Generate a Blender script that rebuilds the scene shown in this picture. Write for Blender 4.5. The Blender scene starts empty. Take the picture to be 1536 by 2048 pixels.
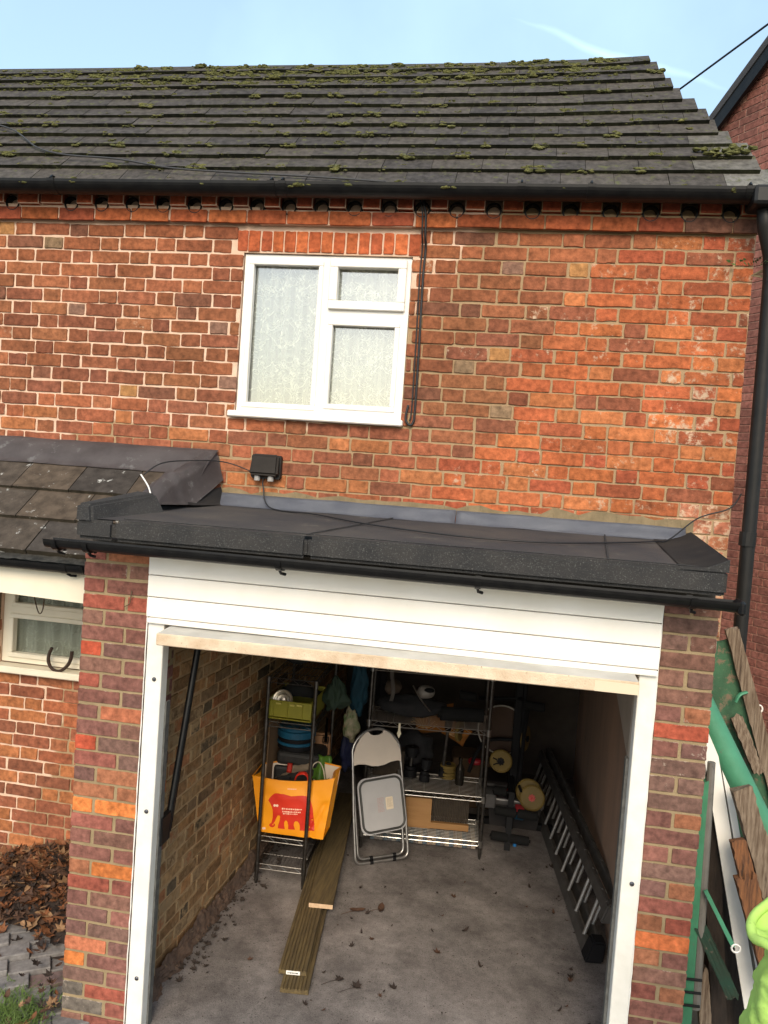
import bpy, bmesh, math, random
from mathutils import Vector as V, Matrix, noise as mnoise
R = math.radians
rnd = random.Random(7)
def U(a, b): return rnd.uniform(a, b)

# ------------------------------------------------------------------ camera, sky, sun, exposure
sc = bpy.context.scene
col = sc.collection
cd = bpy.data.cameras.new('camera'); cam = bpy.data.objects.new('camera', cd); col.objects.link(cam)
CAMP = V((0.0, -4.203, 2.64))
right = V((0.985, 0.160, 0.071)); fwd = V((-0.157, 0.987, -0.046)).normalized()
right = (right - fwd * right.dot(fwd)).normalized(); up = right.cross(fwd)
cam.matrix_world = Matrix(((right.x, up.x, -fwd.x, CAMP.x), (right.y, up.y, -fwd.y, CAMP.y), (right.z, up.z, -fwd.z, CAMP.z), (0, 0, 0, 1)))
cd.sensor_fit = 'AUTO'; cd.sensor_width = 36; cd.lens = 36 * 1560 / 2048; cd.clip_start = 0.05; cd.clip_end = 3000
sc.camera = cam

SUN_EL, SUN_AZ = R(36), R(176)          # azimuth clockwise from +Y: straight behind the camera
sdir = V((math.sin(SUN_AZ) * math.cos(SUN_EL), math.cos(SUN_AZ) * math.cos(SUN_EL), math.sin(SUN_EL)))
w = bpy.data.worlds.new('World'); sc.world = w; w.use_nodes = True
nt = w.node_tree; nt.nodes.clear()
wo = nt.nodes.new('ShaderNodeOutputWorld'); bg = nt.nodes.new('ShaderNodeBackground'); sky = nt.nodes.new('ShaderNodeTexSky')
sky.sky_type = 'NISHITA'; sky.sun_disc = False; sky.sun_elevation = SUN_EL; sky.sun_rotation = SUN_AZ
sky.air_density = 1.0; sky.dust_density = 2.5; sky.ozone_density = 1.0
bg.inputs['Strength'].default_value = 0.15
# a thin contrail: part of the sky, fixed by world direction
geo = nt.nodes.new('ShaderNodeNewGeometry'); 
def wn(t, **k):
    n = nt.nodes.new(t)
    for a, b in k.items(): setattr(n, a, b)
    return n
d1 = (V((-3.2, 60, 39.6)) - CAMP).normalized(); d2 = (V((14.0, 60, 33.9)) - CAMP).normalized()
nn = d1.cross(d2).normalized(); mid = (d1 + d2).normalized(); along = nn.cross(mid)
tc = wn('ShaderNodeTexCoord')
def wdot(vec):
    n = wn('ShaderNodeVectorMath', operation='DOT_PRODUCT'); nt.links.new(tc.outputs['Generated'], n.inputs[0]); n.inputs[1].default_value = vec; return n.outputs['Value']
def wmath(op, a, b=None, clamp=False):
    n = wn('ShaderNodeMath', operation=op); n.use_clamp = clamp
    for i, x in enumerate((a, b)):
        if x is None: continue
        if isinstance(x, (int, float)): n.inputs[i].default_value = x
        else: nt.links.new(x, n.inputs[i])
    return n.outputs[0]
nz = wn('ShaderNodeTexNoise'); nz.inputs['Scale'].default_value = 9; nz.inputs['Detail'].default_value = 5; nt.links.new(tc.outputs['Generated'], nz.inputs['Vector'])
off = wmath('ADD', wdot(nn), wmath('MULTIPLY', wmath('SUBTRACT', nz.outputs['Fac'], 0.5), 0.022))
across = wmath('SUBTRACT', 1.0, wmath('DIVIDE', wmath('ABSOLUTE', off), 0.014), True)
fade = wmath('SUBTRACT', 1.0, wmath('DIVIDE', wmath('ABSOLUTE', wdot(along)), 0.18), True)
front = wmath('GREATER_THAN', wdot(mid), 0.5)
cm = wmath('MULTIPLY', wmath('MULTIPLY', wmath('MULTIPLY', across, wmath('POWER', fade, 0.6)), front), 0.55)
nz2 = wn('ShaderNodeTexNoise'); nz2.inputs['Scale'].default_value = 3.0; nz2.inputs['Detail'].default_value = 6; nt.links.new(tc.outputs['Generated'], nz2.inputs['Vector'])
thin = wmath('ADD', wmath('MULTIPLY', wmath('SUBTRACT', nz2.outputs['Fac'], 0.45, True), 0.5), 0.24)
mixc = wn('ShaderNodeMix', data_type='RGBA'); nt.links.new(wmath('MAXIMUM', cm, thin), mixc.inputs['Factor'])
nt.links.new(sky.outputs[0], mixc.inputs['A']); mixc.inputs['B'].default_value = (5.0, 6.9, 7.5, 1)
nt.links.new(mixc.outputs['Result'], bg.inputs['Color']); nt.links.new(bg.outputs[0], wo.inputs[0])

ld = bpy.data.lights.new('sun', 'SUN'); ld.energy = 1.5; ld.angle = R(28); ld.color = (1.0, 0.84, 0.62)
sun = bpy.data.objects.new('sun', ld); col.objects.link(sun); sun.rotation_euler = sdir.to_track_quat('Z', 'Y').to_euler()
sc.view_settings.view_transform = 'Standard'; sc.view_settings.look = 'None'; sc.view_settings.gamma = 1.0
sc.view_settings.exposure = 0.80
sc.render.engine = 'CYCLES'; sc.cycles.use_denoising = True; sc.cycles.max_bounces = 10; sc.cycles.diffuse_bounces = 8; sc.cycles.transparent_max_bounces = 16

# ------------------------------------------------------------------ helpers
def lin(r, g, b):
    f = lambda c: (c / 255 / 12.92) if c / 255 <= 0.04045 else ((c / 255 + 0.055) / 1.055) ** 2.4
    return (f(r), f(g), f(b))
def mat(name, c1, c2=None, rough=0.7, scale=12.0, metal=0.0, bump=0.0, bscale=60.0, c3=None, sc3=40.0, t3=0.62, attr=False, attr_lo=0.65, attr_hi=1.3, spec=0.4, stretch=None, coat=0.0):
    """principled; base = noise mix of c1/c2 (or colour attribute x noise), with c3 flecks; optional bump"""
    m = bpy.data.materials.new(name); m.use_nodes = True; t = m.node_tree; n = t.nodes; L = t.links
    p = n['Principled BSDF']; p.inputs['Roughness'].default_value = rough; p.inputs['Metallic'].default_value = metal
    p.inputs['Specular IOR Level'].default_value = spec; p.inputs['Coat Weight'].default_value = coat
    tcn = n.new('ShaderNodeTexCoord'); vec = tcn.outputs['Object']
    if stretch:
        mp = n.new('ShaderNodeMapping'); mp.inputs['Scale'].default_value = stretch; L.new(vec, mp.inputs['Vector']); vec = mp.outputs[0]
    def noise(s, d=5, r=0.6):
        q = n.new('ShaderNodeTexNoise'); q.inputs['Scale'].default_value = s; q.inputs['Detail'].default_value = d; q.inputs['Roughness'].default_value = r; L.new(vec, q.inputs['Vector']); return q.outputs['Fac']
    def ramp(f, a, b, ca=(0, 0, 0, 1), cb=(1, 1, 1, 1)):
        q = n.new('ShaderNodeValToRGB'); q.color_ramp.elements[0].position = a; q.color_ramp.elements[1].position = b
        q.color_ramp.elements[0].color = ca; q.color_ramp.elements[1].color = cb; L.new(f, q.inputs[0]); return q.outputs[0]
    def mix(f, a, b, mode='MIX'):
        q = n.new('ShaderNodeMix'); q.data_type = 'RGBA'; q.blend_type = mode
        for s, x in (('Factor', f), ('A', a), ('B', b)):
            if isinstance(x, float): q.inputs[s].default_value = x
            elif isinstance(x, tuple): q.inputs[s].default_value = tuple(x) + ((1,) if len(x) == 3 else ())
            else: L.new(x, q.inputs[s])
        return q.outputs['Result']
    if attr:
        at = n.new('ShaderNodeAttribute'); at.attribute_name = 'Col'
        v = ramp(noise(scale), 0.3, 0.7, (attr_lo,) * 3 + (1,), (attr_hi,) * 3 + (1,))
        base = mix(1.0, at.outputs['Color'], v, 'MULTIPLY')
    elif c2: base = mix(ramp(noise(scale), 0.35, 0.65), c1, c2)
    else: base = None
    if c3: base = mix(ramp(noise(sc3, 6, 0.7), t3, t3 + 0.08), base if base is not None else c1, c3)
    if base is None: p.inputs['Base Color'].default_value = tuple(c1) + (1,)
    else: L.new(base, p.inputs['Base Color'])
    if bump:
        b = n.new('ShaderNodeBump'); b.inputs['Strength'].default_value = bump; b.inputs['Distance'].default_value = 0.004; L.new(noise(bscale, 6, 0.65), b.inputs['Height']); L.new(b.outputs[0], p.inputs['Normal'])
    m['base'] = 1
    return m

def thing(name, label, cat, loc=(0, 0, 0), group=None):
    o = bpy.data.objects.new(name, None); col.objects.link(o); o.location = loc; o.empty_display_size = 0.1
    o['label'] = label; o['category'] = cat
    if group: o['group'] = group
    return o
def loc_of(o):
    l = V((0, 0, 0))
    while o: l = l + o.location; o = o.parent
    return l
def obj(name, bm, m, parent=None, label=None, cat=None, group=None, kind=None, smooth=False):
    """one mesh object from a bmesh given in world coordinates"""
    me = bpy.data.meshes.new(name)
    if parent is not None: o0 = loc_of(parent)
    elif kind == 'structure': o0 = V((0, 0, 0))
    else:
        vs = [v.co for v in bm.verts]
        o0 = V(((min(v.x for v in vs) + max(v.x for v in vs)) / 2, (min(v.y for v in vs) + max(v.y for v in vs)) / 2, min(v.z for v in vs)))
    for v in bm.verts: v.co -= o0
    bmesh.ops.recalc_face_normals(bm, faces=bm.faces[:])
    bm.to_mesh(me); bm.free()
    if smooth: me.polygons.foreach_set('use_smooth', [True] * len(me.polygons))
    for x in (m if isinstance(m, (list, tuple)) else [m]): me.materials.append(x)
    o = bpy.data.objects.new(name, me); col.objects.link(o)
    if parent is not None: o.parent = parent
    else: o.location = o0
    if label: o['label'] = label
    if cat: o['category'] = cat
    if group: o['group'] = group
    if kind: o['kind'] = kind
    return o
def NB(): return bmesh.new()
def hexa(bm, P, mi=0):
    """box from 8 points: bottom 4 (ccw) then top 4"""
    v = [bm.verts.new(p) for p in P]; fs = []
    for q in ((3, 2, 1, 0), (4, 5, 6, 7), (0, 1, 5, 4), (1, 2, 6, 5), (2, 3, 7, 6), (3, 0, 4, 7)):
        f = bm.faces.new([v[i] for i in q]); f.material_index = mi; fs.append(f)
    return v, fs
def box(bm, x0, x1, y0, y1, z0, z1, bev=0.0, mi=0, seg=1):
    v, fs = hexa(bm, [(x0, y0, z0), (x1, y0, z0), (x1, y1, z0), (x0, y1, z0), (x0, y0, z1), (x1, y0, z1), (x1, y1, z1), (x0, y1, z1)], mi)
    if bev: bmesh.ops.bevel(bm, geom=list({e for f in fs for e in f.edges}), offset=bev, segments=seg, affect='EDGES', profile=0.5)
class Fr:
    """local frame: origin + axes"""
    def __init__(s, o, a, b, c=None):
        s.o = V(o); s.a = V(a).normalized(); b = V(b); s.b = (b - s.a * b.dot(s.a)).normalized(); s.c = s.a.cross(s.b)
    def __call__(s, x, y, z=0.0): return s.o + s.a * x + s.b * y + s.c * z
def fbox(bm, F, x0, x1, y0, y1, z0, z1, bev=0.0, mi=0, seg=1):
    v, fs = hexa(bm, [F(x0, y0, z0), F(x1, y0, z0), F(x1, y1, z0), F(x0, y1, z0), F(x0, y0, z1), F(x1, y0, z1), F(x1, y1, z1), F(x0, y1, z1)], mi)
    if bev: bmesh.ops.bevel(bm, geom=list({e for f in fs for e in f.edges}), offset=bev, segments=seg, affect='EDGES', profile=0.5)
def tube(bm, pts, r, n=8, closed=False, cap=True, flat=1.0):
    pts = [V(p) for p in pts]; N = len(pts); rings = []; prev = None
    for i, p in enumerate(pts):
        if closed: t = (pts[(i + 1) % N] - pts[i - 1])
        else: t = pts[min(i + 1, N - 1)] - pts[max(i - 1, 0)]
        t = t.normalized() if t.length > 1e-9 else V((0, 0, 1))
        if prev is None:
            a = V((0, 0, 1)) if abs(t.z) < 0.9 else V((1, 0, 0)); x = t.cross(a).normalized()
        else: x = (prev - t * prev.dot(t)).normalized()
        prev = x; y = t.cross(x); rr = r[i] if isinstance(r, (list, tuple)) else r
        rings.append([bm.verts.new(p + x * math.cos(k * 2 * math.pi / n) * rr + y * math.sin(k * 2 * math.pi / n) * rr * flat) for k in range(n)])
    M = N if closed else N - 1
    for i in range(M):
        A, B = rings[i], rings[(i + 1) % N]
        for k in range(n): bm.faces.new((A[k], A[(k + 1) % n], B[(k + 1) % n], B[k]))
    if cap and not closed: bm.faces.new(rings[0][::-1]); bm.faces.new(rings[-1])
def cyl(bm, p0, p1, r, n=12, r1=None): tube(bm, [p0, p1], [r, r if r1 is None else r1], n)
def lathe(bm, F, prof, n=24):
    """revolve (radius, height) profile about F.c"""
    rings = []
    for r, h in prof: rings.append([bm.verts.new(F(r * math.cos(k * 2 * math.pi / n), r * math.sin(k * 2 * math.pi / n), h)) for k in range(n)] if r > 1e-6 else [bm.verts.new(F(0, 0, h))])
    for A, B in zip(rings, rings[1:]):
        if len(A) == 1 and len(B) == 1: continue
        for k in range(n):
            q = [A[k % len(A)], A[(k + 1) % len(A)], B[(k + 1) % len(B)], B[k % len(B)]]
            q2 = []
            for x in q:
                if x not in q2: q2.append(x)
            if len(q2) > 2: bm.faces.new(q2)
    if len(rings[0]) > 1: bm.faces.new(rings[0][::-1])
    if len(rings[-1]) > 1: bm.faces.new(rings[-1])
def prism(bm, F, poly, z0, z1, mi=0):
    a = [bm.verts.new(F(x, y, z0)) for x, y in poly]; b = [bm.verts.new(F(x, y, z1)) for x, y in poly]; n = len(poly)
    f = [bm.faces.new(a[::-1]), bm.faces.new(b)]
    for i in range(n): f.append(bm.faces.new((a[i], a[(i + 1) % n], b[(i + 1) % n], b[i])))
    for q in f: q.material_index = mi
    bm.normal_update(); bmesh.ops.triangulate(bm, faces=f[:2])
def rrect(w, h, r, n=5, cx=0, cy=0):
    o = []
    for sx, sy, a in ((1, 1, 0), (-1, 1, 90), (-1, -1, 180), (1, -1, 270)):
        for k in range(n + 1):
            t = R(a + 90 * k / n); o.append((cx + sx * (w / 2 - r) + r * math.cos(t), cy + sy * (h / 2 - r) + r * math.sin(t)))
    return o
def smoothpath(P, sub=8):
    P = [V(p) for p in P]; o = []
    for i in range(len(P) - 1):
        p0, p1, p2, p3 = P[max(i - 1, 0)], P[i], P[i + 1], P[min(i + 2, len(P) - 1)]
        for k in range(sub):
            t = k / sub; o.append(0.5 * ((2 * p1) + (p2 - p0) * t + (2 * p0 - 5 * p1 + 4 * p2 - p3) * t * t + (3 * p1 - p0 - 3 * p2 + p3) * t ** 3))
    return o + [P[-1]]
_ico = {}
def blob(bm, c, rx, ry, rz, sub=2, amp=0.25, freq=3.0, seed=0):
    if sub not in _ico:
        t = bmesh.new(); bmesh.ops.create_icosphere(t, subdivisions=sub, radius=1.0); t.verts.index_update()
        _ico[sub] = ([v.co.copy() for v in t.verts], [[v.index for v in f.verts] for f in t.faces]); t.free()
    vs, fs = _ico[sub]; sv = V((seed * 3.1, seed * 1.7, seed)); new = []
    for co in vs:
        d = 1 + amp * mnoise.noise(co * freq * 0.6 + sv)
        new.append(bm.verts.new((c[0] + co.x * rx * d, c[1] + co.y * ry * d, c[2] + co.z * rz * d)))
    for f in fs: bm.faces.new([new[i] for i in f])
def sheet(bm, fn, nu, nv):
    g = [[bm.verts.new(fn(i / nu, j / nv)) for j in range(nv + 1)] for i in range(nu + 1)]
    for i in range(nu):
        for j in range(nv): bm.faces.new((g[i][j], g[i + 1][j], g[i + 1][j + 1], g[i][j + 1]))
    return g
def solidify(bm, t):
    bmesh.ops.solidify(bm, geom=bm.faces[:], thickness=t)
def paint(bm, faces, c):
    lay = bm.loops.layers.float_color.get('Col') or bm.loops.layers.float_color.new('Col')
    for f in faces:
        for l in f.loops: l[lay] = (c[0], c[1], c[2], c[3] if len(c) > 3 else 1)

# ------------------------------------------------------------------ brickwork
def brick_mat(name, spot=(0.05, 0.035, 0.03), pale=(0.6, 0.52, 0.45), spot_t=0.64, pale_t=0.66, bump=0.8, lo=0.55, hi=1.35):
    m = mat(name, (1, 1, 1), attr=True, attr_lo=lo, attr_hi=hi, scale=30, rough=0.9, bump=bump, bscale=85, c3=spot, sc3=95, t3=spot_t, spec=0.15)
    t = m.node_tree; n = t.nodes; L = t.links; p = n['Principled BSDF']; src = p.inputs['Base Color'].links[0].from_socket
    at = n.new('ShaderNodeAttribute'); at.attribute_name = 'Col'; tcn = n.new('ShaderNodeTexCoord')
    q = n.new('ShaderNodeTexNoise'); q.inputs['Scale'].default_value = 17; q.inputs['Detail'].default_value = 8; q.inputs['Roughness'].default_value = 0.75; L.new(tcn.outputs['Object'], q.inputs['Vector'])
    r = n.new('ShaderNodeMapRange'); r.inputs[1].default_value = pale_t; r.inputs[2].default_value = pale_t + 0.1; L.new(q.outputs['Fac'], r.inputs[0])
    a = n.new('ShaderNodeMath'); a.operation = 'SUBTRACT'; a.inputs[0].default_value = 1; L.new(at.outputs['Alpha'], a.inputs[1])
    add = n.new('ShaderNodeMath'); add.operation = 'MULTIPLY_ADD'; add.inputs[1].default_value = 0.35; L.new(a.outputs[0], add.inputs[0]); L.new(q.outputs['Fac'], add.inputs[2]); L.new(add.outputs[0], r.inputs[0])
    x = n.new('ShaderNodeMix'); x.data_type = 'RGBA'; L.new(r.outputs[0], x.inputs['Factor']); L.new(src, x.inputs['A']); x.inputs['B'].default_value = tuple(pale) + (1,)
    q2 = n.new('ShaderNodeTexNoise'); q2.inputs['Scale'].default_value = 2.3; q2.inputs['Detail'].default_value = 7; q2.inputs['Roughness'].default_value = .7; L.new(tcn.outputs['Object'], q2.inputs['Vector'])
    rr = n.new('ShaderNodeMapRange'); rr.inputs[1].default_value = .3; rr.inputs[2].default_value = .7; rr.inputs[3].default_value = .64; rr.inputs[4].default_value = 1.25; L.new(q2.outputs['Fac'], rr.inputs[0])
    y = n.new('ShaderNodeMix'); y.data_type = 'RGBA'; y.blend_type = 'MULTIPLY'; y.inputs['Factor'].default_value = 1; L.new(x.outputs['Result'], y.inputs['A']); L.new(rr.outputs[0], y.inputs['B'])
    L.new(y.outputs['Result'], p.inputs['Base Color']); return m
def lay_bricks(bm, P0, Ud, Nd, x0, x1, z0, z1, allowed, colfn, Ls=0.222, Hd=0.106, h=0.0755, j=0.011, bond='flemish', rough=1.0, proud=0.0, depth=0.014, row0=0, wob=0.0, ends=None, patterns=None, smear=0.35):
    """every brick a chamfered, slightly crooked block on the mortar face; allowed(row z0,z1) -> list of x intervals"""
    P0 = V(P0); Ud = V(Ud); Nd = V(Nd); lay = bm.loops.layers.float_color.get('Col') or bm.loops.layers.float_color.new('Col')
    nrow = int(round((z1 - z0) / h))
    for r in range(nrow):
        za = z0 + r * h; zb = za + h - j; row = r + row0
        spans = allowed(za, zb)
        if not spans: continue
        seq = []
        if patterns: seq = [(x0 + a, x0 + b) for a, b in patterns(row)]
        else:
            P = Ls + Hd + 2 * j
            x = x0 - P + (0 if row % 2 == 0 else P / 2) + U(-0.012, 0.012); k = 0
            while x < x1 + P:
                if bond == 'flemish': l = Ls if k % 2 == 0 else Hd
                elif bond == 'stretcher': l = Ls
                else: l = rnd.choice((Ls, Hd, Hd * 1.4))
                l += U(-0.007, 0.007) * rough
                seq.append((x, x + l)); x += l + j; k += 1
        for bi, (a, b) in enumerate(seq):
            for s0, s1 in spans:
                aa, bb = max(a, s0), min(b, s1)
                if bb - aa < 0.028: continue
                c = colfn((aa + bb) / 2, (za + zb) / 2, row, bi, bb - aa)
                if c is None: continue
                d = proud + U(-0.0015, 0.0035) * rough; ja = lambda: U(-0.0022, 0.0022) * rough
                wv = wob * mnoise.noise(V((aa * 1.3, row * 0.21, 0)))
                cc = U(0.002, 0.006) * min(1, rough); z_a, z_b = za + wv + ja(), zb + wv + ja(); A, B = aa + ja() + .001, bb + ja() - .001
                ed = lambda: U(-0.0022, 0.0018) * rough
                t1, t2 = U(.25, .45), U(.55, .75)
                out = [(A + cc, z_a + ed() * .5), (A + (B - A) * t1, z_a + ed()), (A + (B - A) * t2, z_a + ed()), (B - cc, z_a + ed() * .5), (B, z_a + cc), (B + ed(), (z_a + z_b) / 2), (B, z_b - cc), (B - cc, z_b), (A + (B - A) * t2, z_b + ed()), (A + (B - A) * t1, z_b + ed()), (A + cc, z_b), (A, z_b - cc), (A + ed(), (z_a + z_b) / 2), (A, z_a + cc)]
                tilt = U(-0.02, 0.02) * rough
                mx, mz = (A + B) / 2, (z_a + z_b) / 2
                f1, f2, bk = [], [], []
                for (px, pz) in out:
                    px += ja() * .5; pz += ja() * .5
                    dd = d + tilt * (pz - mz)
                    f1.append(bm.verts.new(P0 + Ud * (mx + (px - mx) * (1 - .005 / max(.03, (B - A)))) + V((0, 0, mz + (pz - mz) * 0.94)) + Nd * dd))
                    f2.append(bm.verts.new(P0 + Ud * px + V((0, 0, pz)) + Nd * (dd - 0.002)))
                    bk.append(bm.verts.new(P0 + Ud * px + V((0, 0, pz)) + Nd * (-depth)))
                fs = [bm.faces.new(f1)]
                nn2 = len(out)
                for ring, r2 in ((f1, f2), (f2, bk)):
                    for k in range(nn2): fs.append(bm.faces.new((ring[k], r2[k], r2[(k + 1) % nn2], ring[(k + 1) % nn2])))
                edge = (c[0], c[1], c[2], max(0, c[3] - smear)); sf2 = set(f2) | set(bk)
                for f in fs:
                    f.material_index = 1
                    for l in f.loops: l[lay] = edge if l.vert in sf2 else c
def rects_minus(x0, x1, z0, z1, holes):
    xs = sorted({x0, x1, *[min(max(h[i], x0), x1) for h in holes for i in (0, 1)]}); zs = sorted({z0, z1, *[min(max(h[i], z0), z1) for h in holes for i in (2, 3)]}); o = []
    for zi in range(len(zs) - 1):
        run = None
        for xi in range(len(xs) - 1):
            mx, mz = (xs[xi] + xs[xi + 1]) / 2, (zs[zi] + zs[zi + 1]) / 2
            inside = any(h[0] < mx < h[1] and h[2] < mz < h[3] for h in holes)
            if not inside:
                if run: run[1] = xs[xi + 1]
                else: run = [xs[xi], xs[xi + 1], zs[zi], zs[zi + 1]]
            if inside and run: o.append(tuple(run)); run = None
        if run: o.append(tuple(run))
    return o
def allow(x0, x1, holes):
    def f(za, zb):
        sp = [(x0, x1)]
        for h in holes:
            if za < h[3] - 0.02 and zb > h[2] + 0.02:
                n = []
                for a, b in sp:
                    if h[0] > a: n.append((a, min(b, h[0])))
                    if h[1] < b: n.append((max(a, h[1]), b))
                sp = [s for s in n if s[1] - s[0] > 0.02]
        return sp
    return f
def mixc3(a, b, t): return tuple(a[i] * (1 - t) + b[i] * t for i in range(3))

# ------------------------------------------------------------------ materials
M = {}
M['brick'] = brick_mat('old_brick', pale=(0.50, 0.36, 0.25), pale_t=0.72)
M['brick_pier'] = brick_mat('pier_brick', pale=(0.45, 0.36, 0.29), pale_t=0.73, spot_t=0.67, bump=0.45)
M['brick_in'] = brick_mat('inner_brick', pale=(0.32, 0.22, 0.12), pale_t=0.62, lo=0.6, hi=1.25)
M['brick_nb'] = brick_mat('neighbour_brick', pale=(0.24, 0.13, 0.10), pale_t=0.8, spot_t=0.8, bump=0.2)
def mortar_mat(name, c1, c2, zone=None):
    m = mat(name, c1, c2, scale=9, rough=0.95, bump=0.8, bscale=120, c3=mixc3(c1, (0.1, 0.08, 0.06), 0.55), sc3=70, t3=0.64, spec=0.1)
    if zone:
        n = m.node_tree.nodes; L = m.node_tree.links; p = n['Principled BSDF']; src = p.inputs['Base Color'].links[0].from_socket
        tcn = n.new('ShaderNodeTexCoord'); s = n.new('ShaderNodeSeparateXYZ'); L.new(tcn.outputs['Object'], s.inputs[0])
        q = n.new('ShaderNodeTexNoise'); q.inputs['Scale'].default_value = 2.5; q.inputs['Detail'].default_value = 4; L.new(tcn.outputs['Object'], q.inputs['Vector'])
        def ma(op, a, b):
            k = n.new('ShaderNodeMath'); k.operation = op
            for i, x in enumerate((a, b)):
                if isinstance(x, float): k.inputs[i].default_value = x
                else: L.new(x, k.inputs[i])
            return k.outputs[0]
        # repointed patch: right of a slanting line, and a band low on the wall
        l1 = ma('SUBTRACT', s.outputs[0], ma('MULTIPLY', ma('SUBTRACT', s.outputs[2], 3.1), 0.72))
        l1 = ma('ADD', l1, 0.05)
        l2 = ma('SUBTRACT', 2.93, s.outputs[2]); l2 = ma('MINIMUM', l2, ma('ADD', s.outputs[0], 1.62))
        f = ma('MAXIMUM', l1, l2); f = ma('ADD', f, ma('MULTIPLY', ma('SUBTRACT', q.outputs['Fac'], 0.5), 0.5))
        r = n.new('ShaderNodeMapRange'); r.inputs[1].default_value = -0.01; r.inputs[2].default_value = 0.02; L.new(f, r.inputs[0])
        x = n.new('ShaderNodeMix'); x.data_type = 'RGBA'; L.new(r.outputs[0], x.inputs['Factor']); L.new(src, x.inputs['A']); x.inputs['B'].default_value = tuple(zone) + (1,)
        L.new(x.outputs['Result'], p.inputs['Base Color'])
    return m
M['mortar'] = mortar_mat('old_mortar', (0.68, 0.49, 0.37), (0.57, 0.40, 0.29), zone=(0.33, 0.23, 0.135))
M['mortar_pier'] = mortar_mat('sandy_mortar', (0.31, 0.235, 0.14), (0.25, 0.19, 0.11))
M['mortar_in'] = mortar_mat('inner_mortar', (0.46, 0.31, 0.165), (0.36, 0.24, 0.13))
M['mortar_nb'] = mortar_mat('neighbour_mortar', (0.36, 0.20, 0.15), (0.29, 0.16, 0.12))
M['mortar_grey'] = mat('cement_fillet', (0.22, 0.165, 0.095), (0.15, 0.115, 0.065), scale=14, rough=0.95, bump=0.8, bscale=80)
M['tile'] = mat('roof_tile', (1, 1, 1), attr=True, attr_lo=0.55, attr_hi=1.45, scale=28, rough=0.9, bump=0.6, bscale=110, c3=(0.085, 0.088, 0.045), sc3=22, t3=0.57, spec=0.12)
M['moss'] = mat('moss', (0.135, 0.132, 0.048), (0.060, 0.066, 0.032), scale=30, rough=1.0, bump=1.0, bscale=220, c3=(0.22, 0.21, 0.075), sc3=60, t3=0.56, spec=0.05)
M['gutter'] = mat('black_plastic', (0.004, 0.004, 0.005), (0.009, 0.009, 0.009), rough=0.4, spec=0.25, scale=18, c3=(0.05, 0.048, 0.045), sc3=14, t3=0.68)
M['iron'] = mat('black_downpipe', (0.009, 0.009, 0.009), (0.016, 0.015, 0.014), rough=0.5, spec=0.25, scale=10, c3=(0.06, 0.055, 0.05), sc3=30, t3=0.7)
M['upvc'] = mat('white_plastic', (0.80, 0.78, 0.74), (0.72, 0.69, 0.63), rough=0.35, scale=2.2, c3=(0.46, 0.42, 0.35), sc3=60, t3=0.70, spec=0.5)
M['cream'] = mat('cream_fascia', (0.74, 0.68, 0.55), (0.68, 0.62, 0.49), rough=0.4, scale=4, c3=(0.45, 0.41, 0.33), sc3=40, t3=0.74)
M['post'] = mat('white_painted_post', (0.74, 0.72, 0.67), (0.66, 0.64, 0.58), rough=0.55, scale=10, c3=(0.36, 0.32, 0.26), sc3=60, t3=0.68, bump=0.2, bscale=60)
M['felt'] = mat('roofing_felt', (0.034, 0.034, 0.035), (0.048, 0.046, 0.045), rough=0.95, scale=7, bump=1.0, bscale=330, c3=(0.13, 0.13, 0.125), sc3=200, t3=0.57, spec=0.15)
M['felt_top'] = mat('roofing_felt_top', (0.042, 0.040, 0.042), (0.070, 0.062, 0.056), rough=0.9, scale=3, bump=0.6, bscale=260, c3=(0.085, 0.078, 0.068), sc3=6, t3=0.60, spec=0.25)
M['lead'] = mat('lead', (0.15, 0.16, 0.195), (0.20, 0.21, 0.24), rough=0.5, scale=5, metal=0.15, c3=(0.28, 0.28, 0.29), sc3=9, t3=0.66, bump=0.2, bscale=14)
M['lead_dark'] = mat('weathered_lead', (0.115, 0.10, 0.10), (0.17, 0.15, 0.15), rough=0.55, scale=6, metal=0.15, c3=(0.27, 0.265, 0.26), sc3=7, t3=0.60, bump=0.3, bscale=12)
M['conc_tile'] = mat('concrete_tile', (1, 1, 1), attr=True, attr_lo=0.6, attr_hi=1.35, scale=16, rough=0.9, bump=0.5, bscale=120, c3=(0.50, 0.50, 0.47), sc3=15, t3=0.615, spec=0.15)
M['dark'] = mat('dark_void', (0.01, 0.009, 0.008), rough=1.0)
M['room'] = mat('room_wall', (0.16, 0.145, 0.12), rough=0.9)
M['timber'] = mat('bare_timber', (0.13, 0.085, 0.05), (0.07, 0.045, 0.028), rough=0.85, scale=5, stretch=(1, 12, 12), bump=0.4)

def glass_mat(name, tint, refl):
    m = bpy.data.materials.new(name); m.use_nodes = True; n = m.node_tree.nodes; L = m.node_tree.links; n.clear()
    o = n.new('ShaderNodeOutputMaterial'); mx = n.new('ShaderNodeMixShader'); a = n.new('ShaderNodeBsdfTransparent'); a.inputs[0].default_value = tuple(tint) + (1,)
    g = n.new('ShaderNodeBsdfGlossy'); g.inputs['Roughness'].default_value = 0.01; fz = n.new('ShaderNodeFresnel'); fz.inputs[0].default_value = 1.52
    k = n.new('ShaderNodeMath'); k.operation = 'MULTIPLY_ADD'; k.inputs[1].default_value = 1.6; k.inputs[2].default_value = refl; L.new(fz.outputs[0], k.inputs[0]); k.use_clamp = True
    L.new(k.outputs[0], mx.inputs[0]); L.new(a.outputs[0], mx.inputs[1]); L.new(g.outputs[0], mx.inputs[2]); L.new(mx.outputs[0], o.inputs[0]); return m
M['glass'] = glass_mat('window_glass', (0.95, 0.97, 0.93), 0.12)
M['glass_dark'] = glass_mat('window_glass_low', (0.84, 0.86, 0.83), 0.0)
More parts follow.
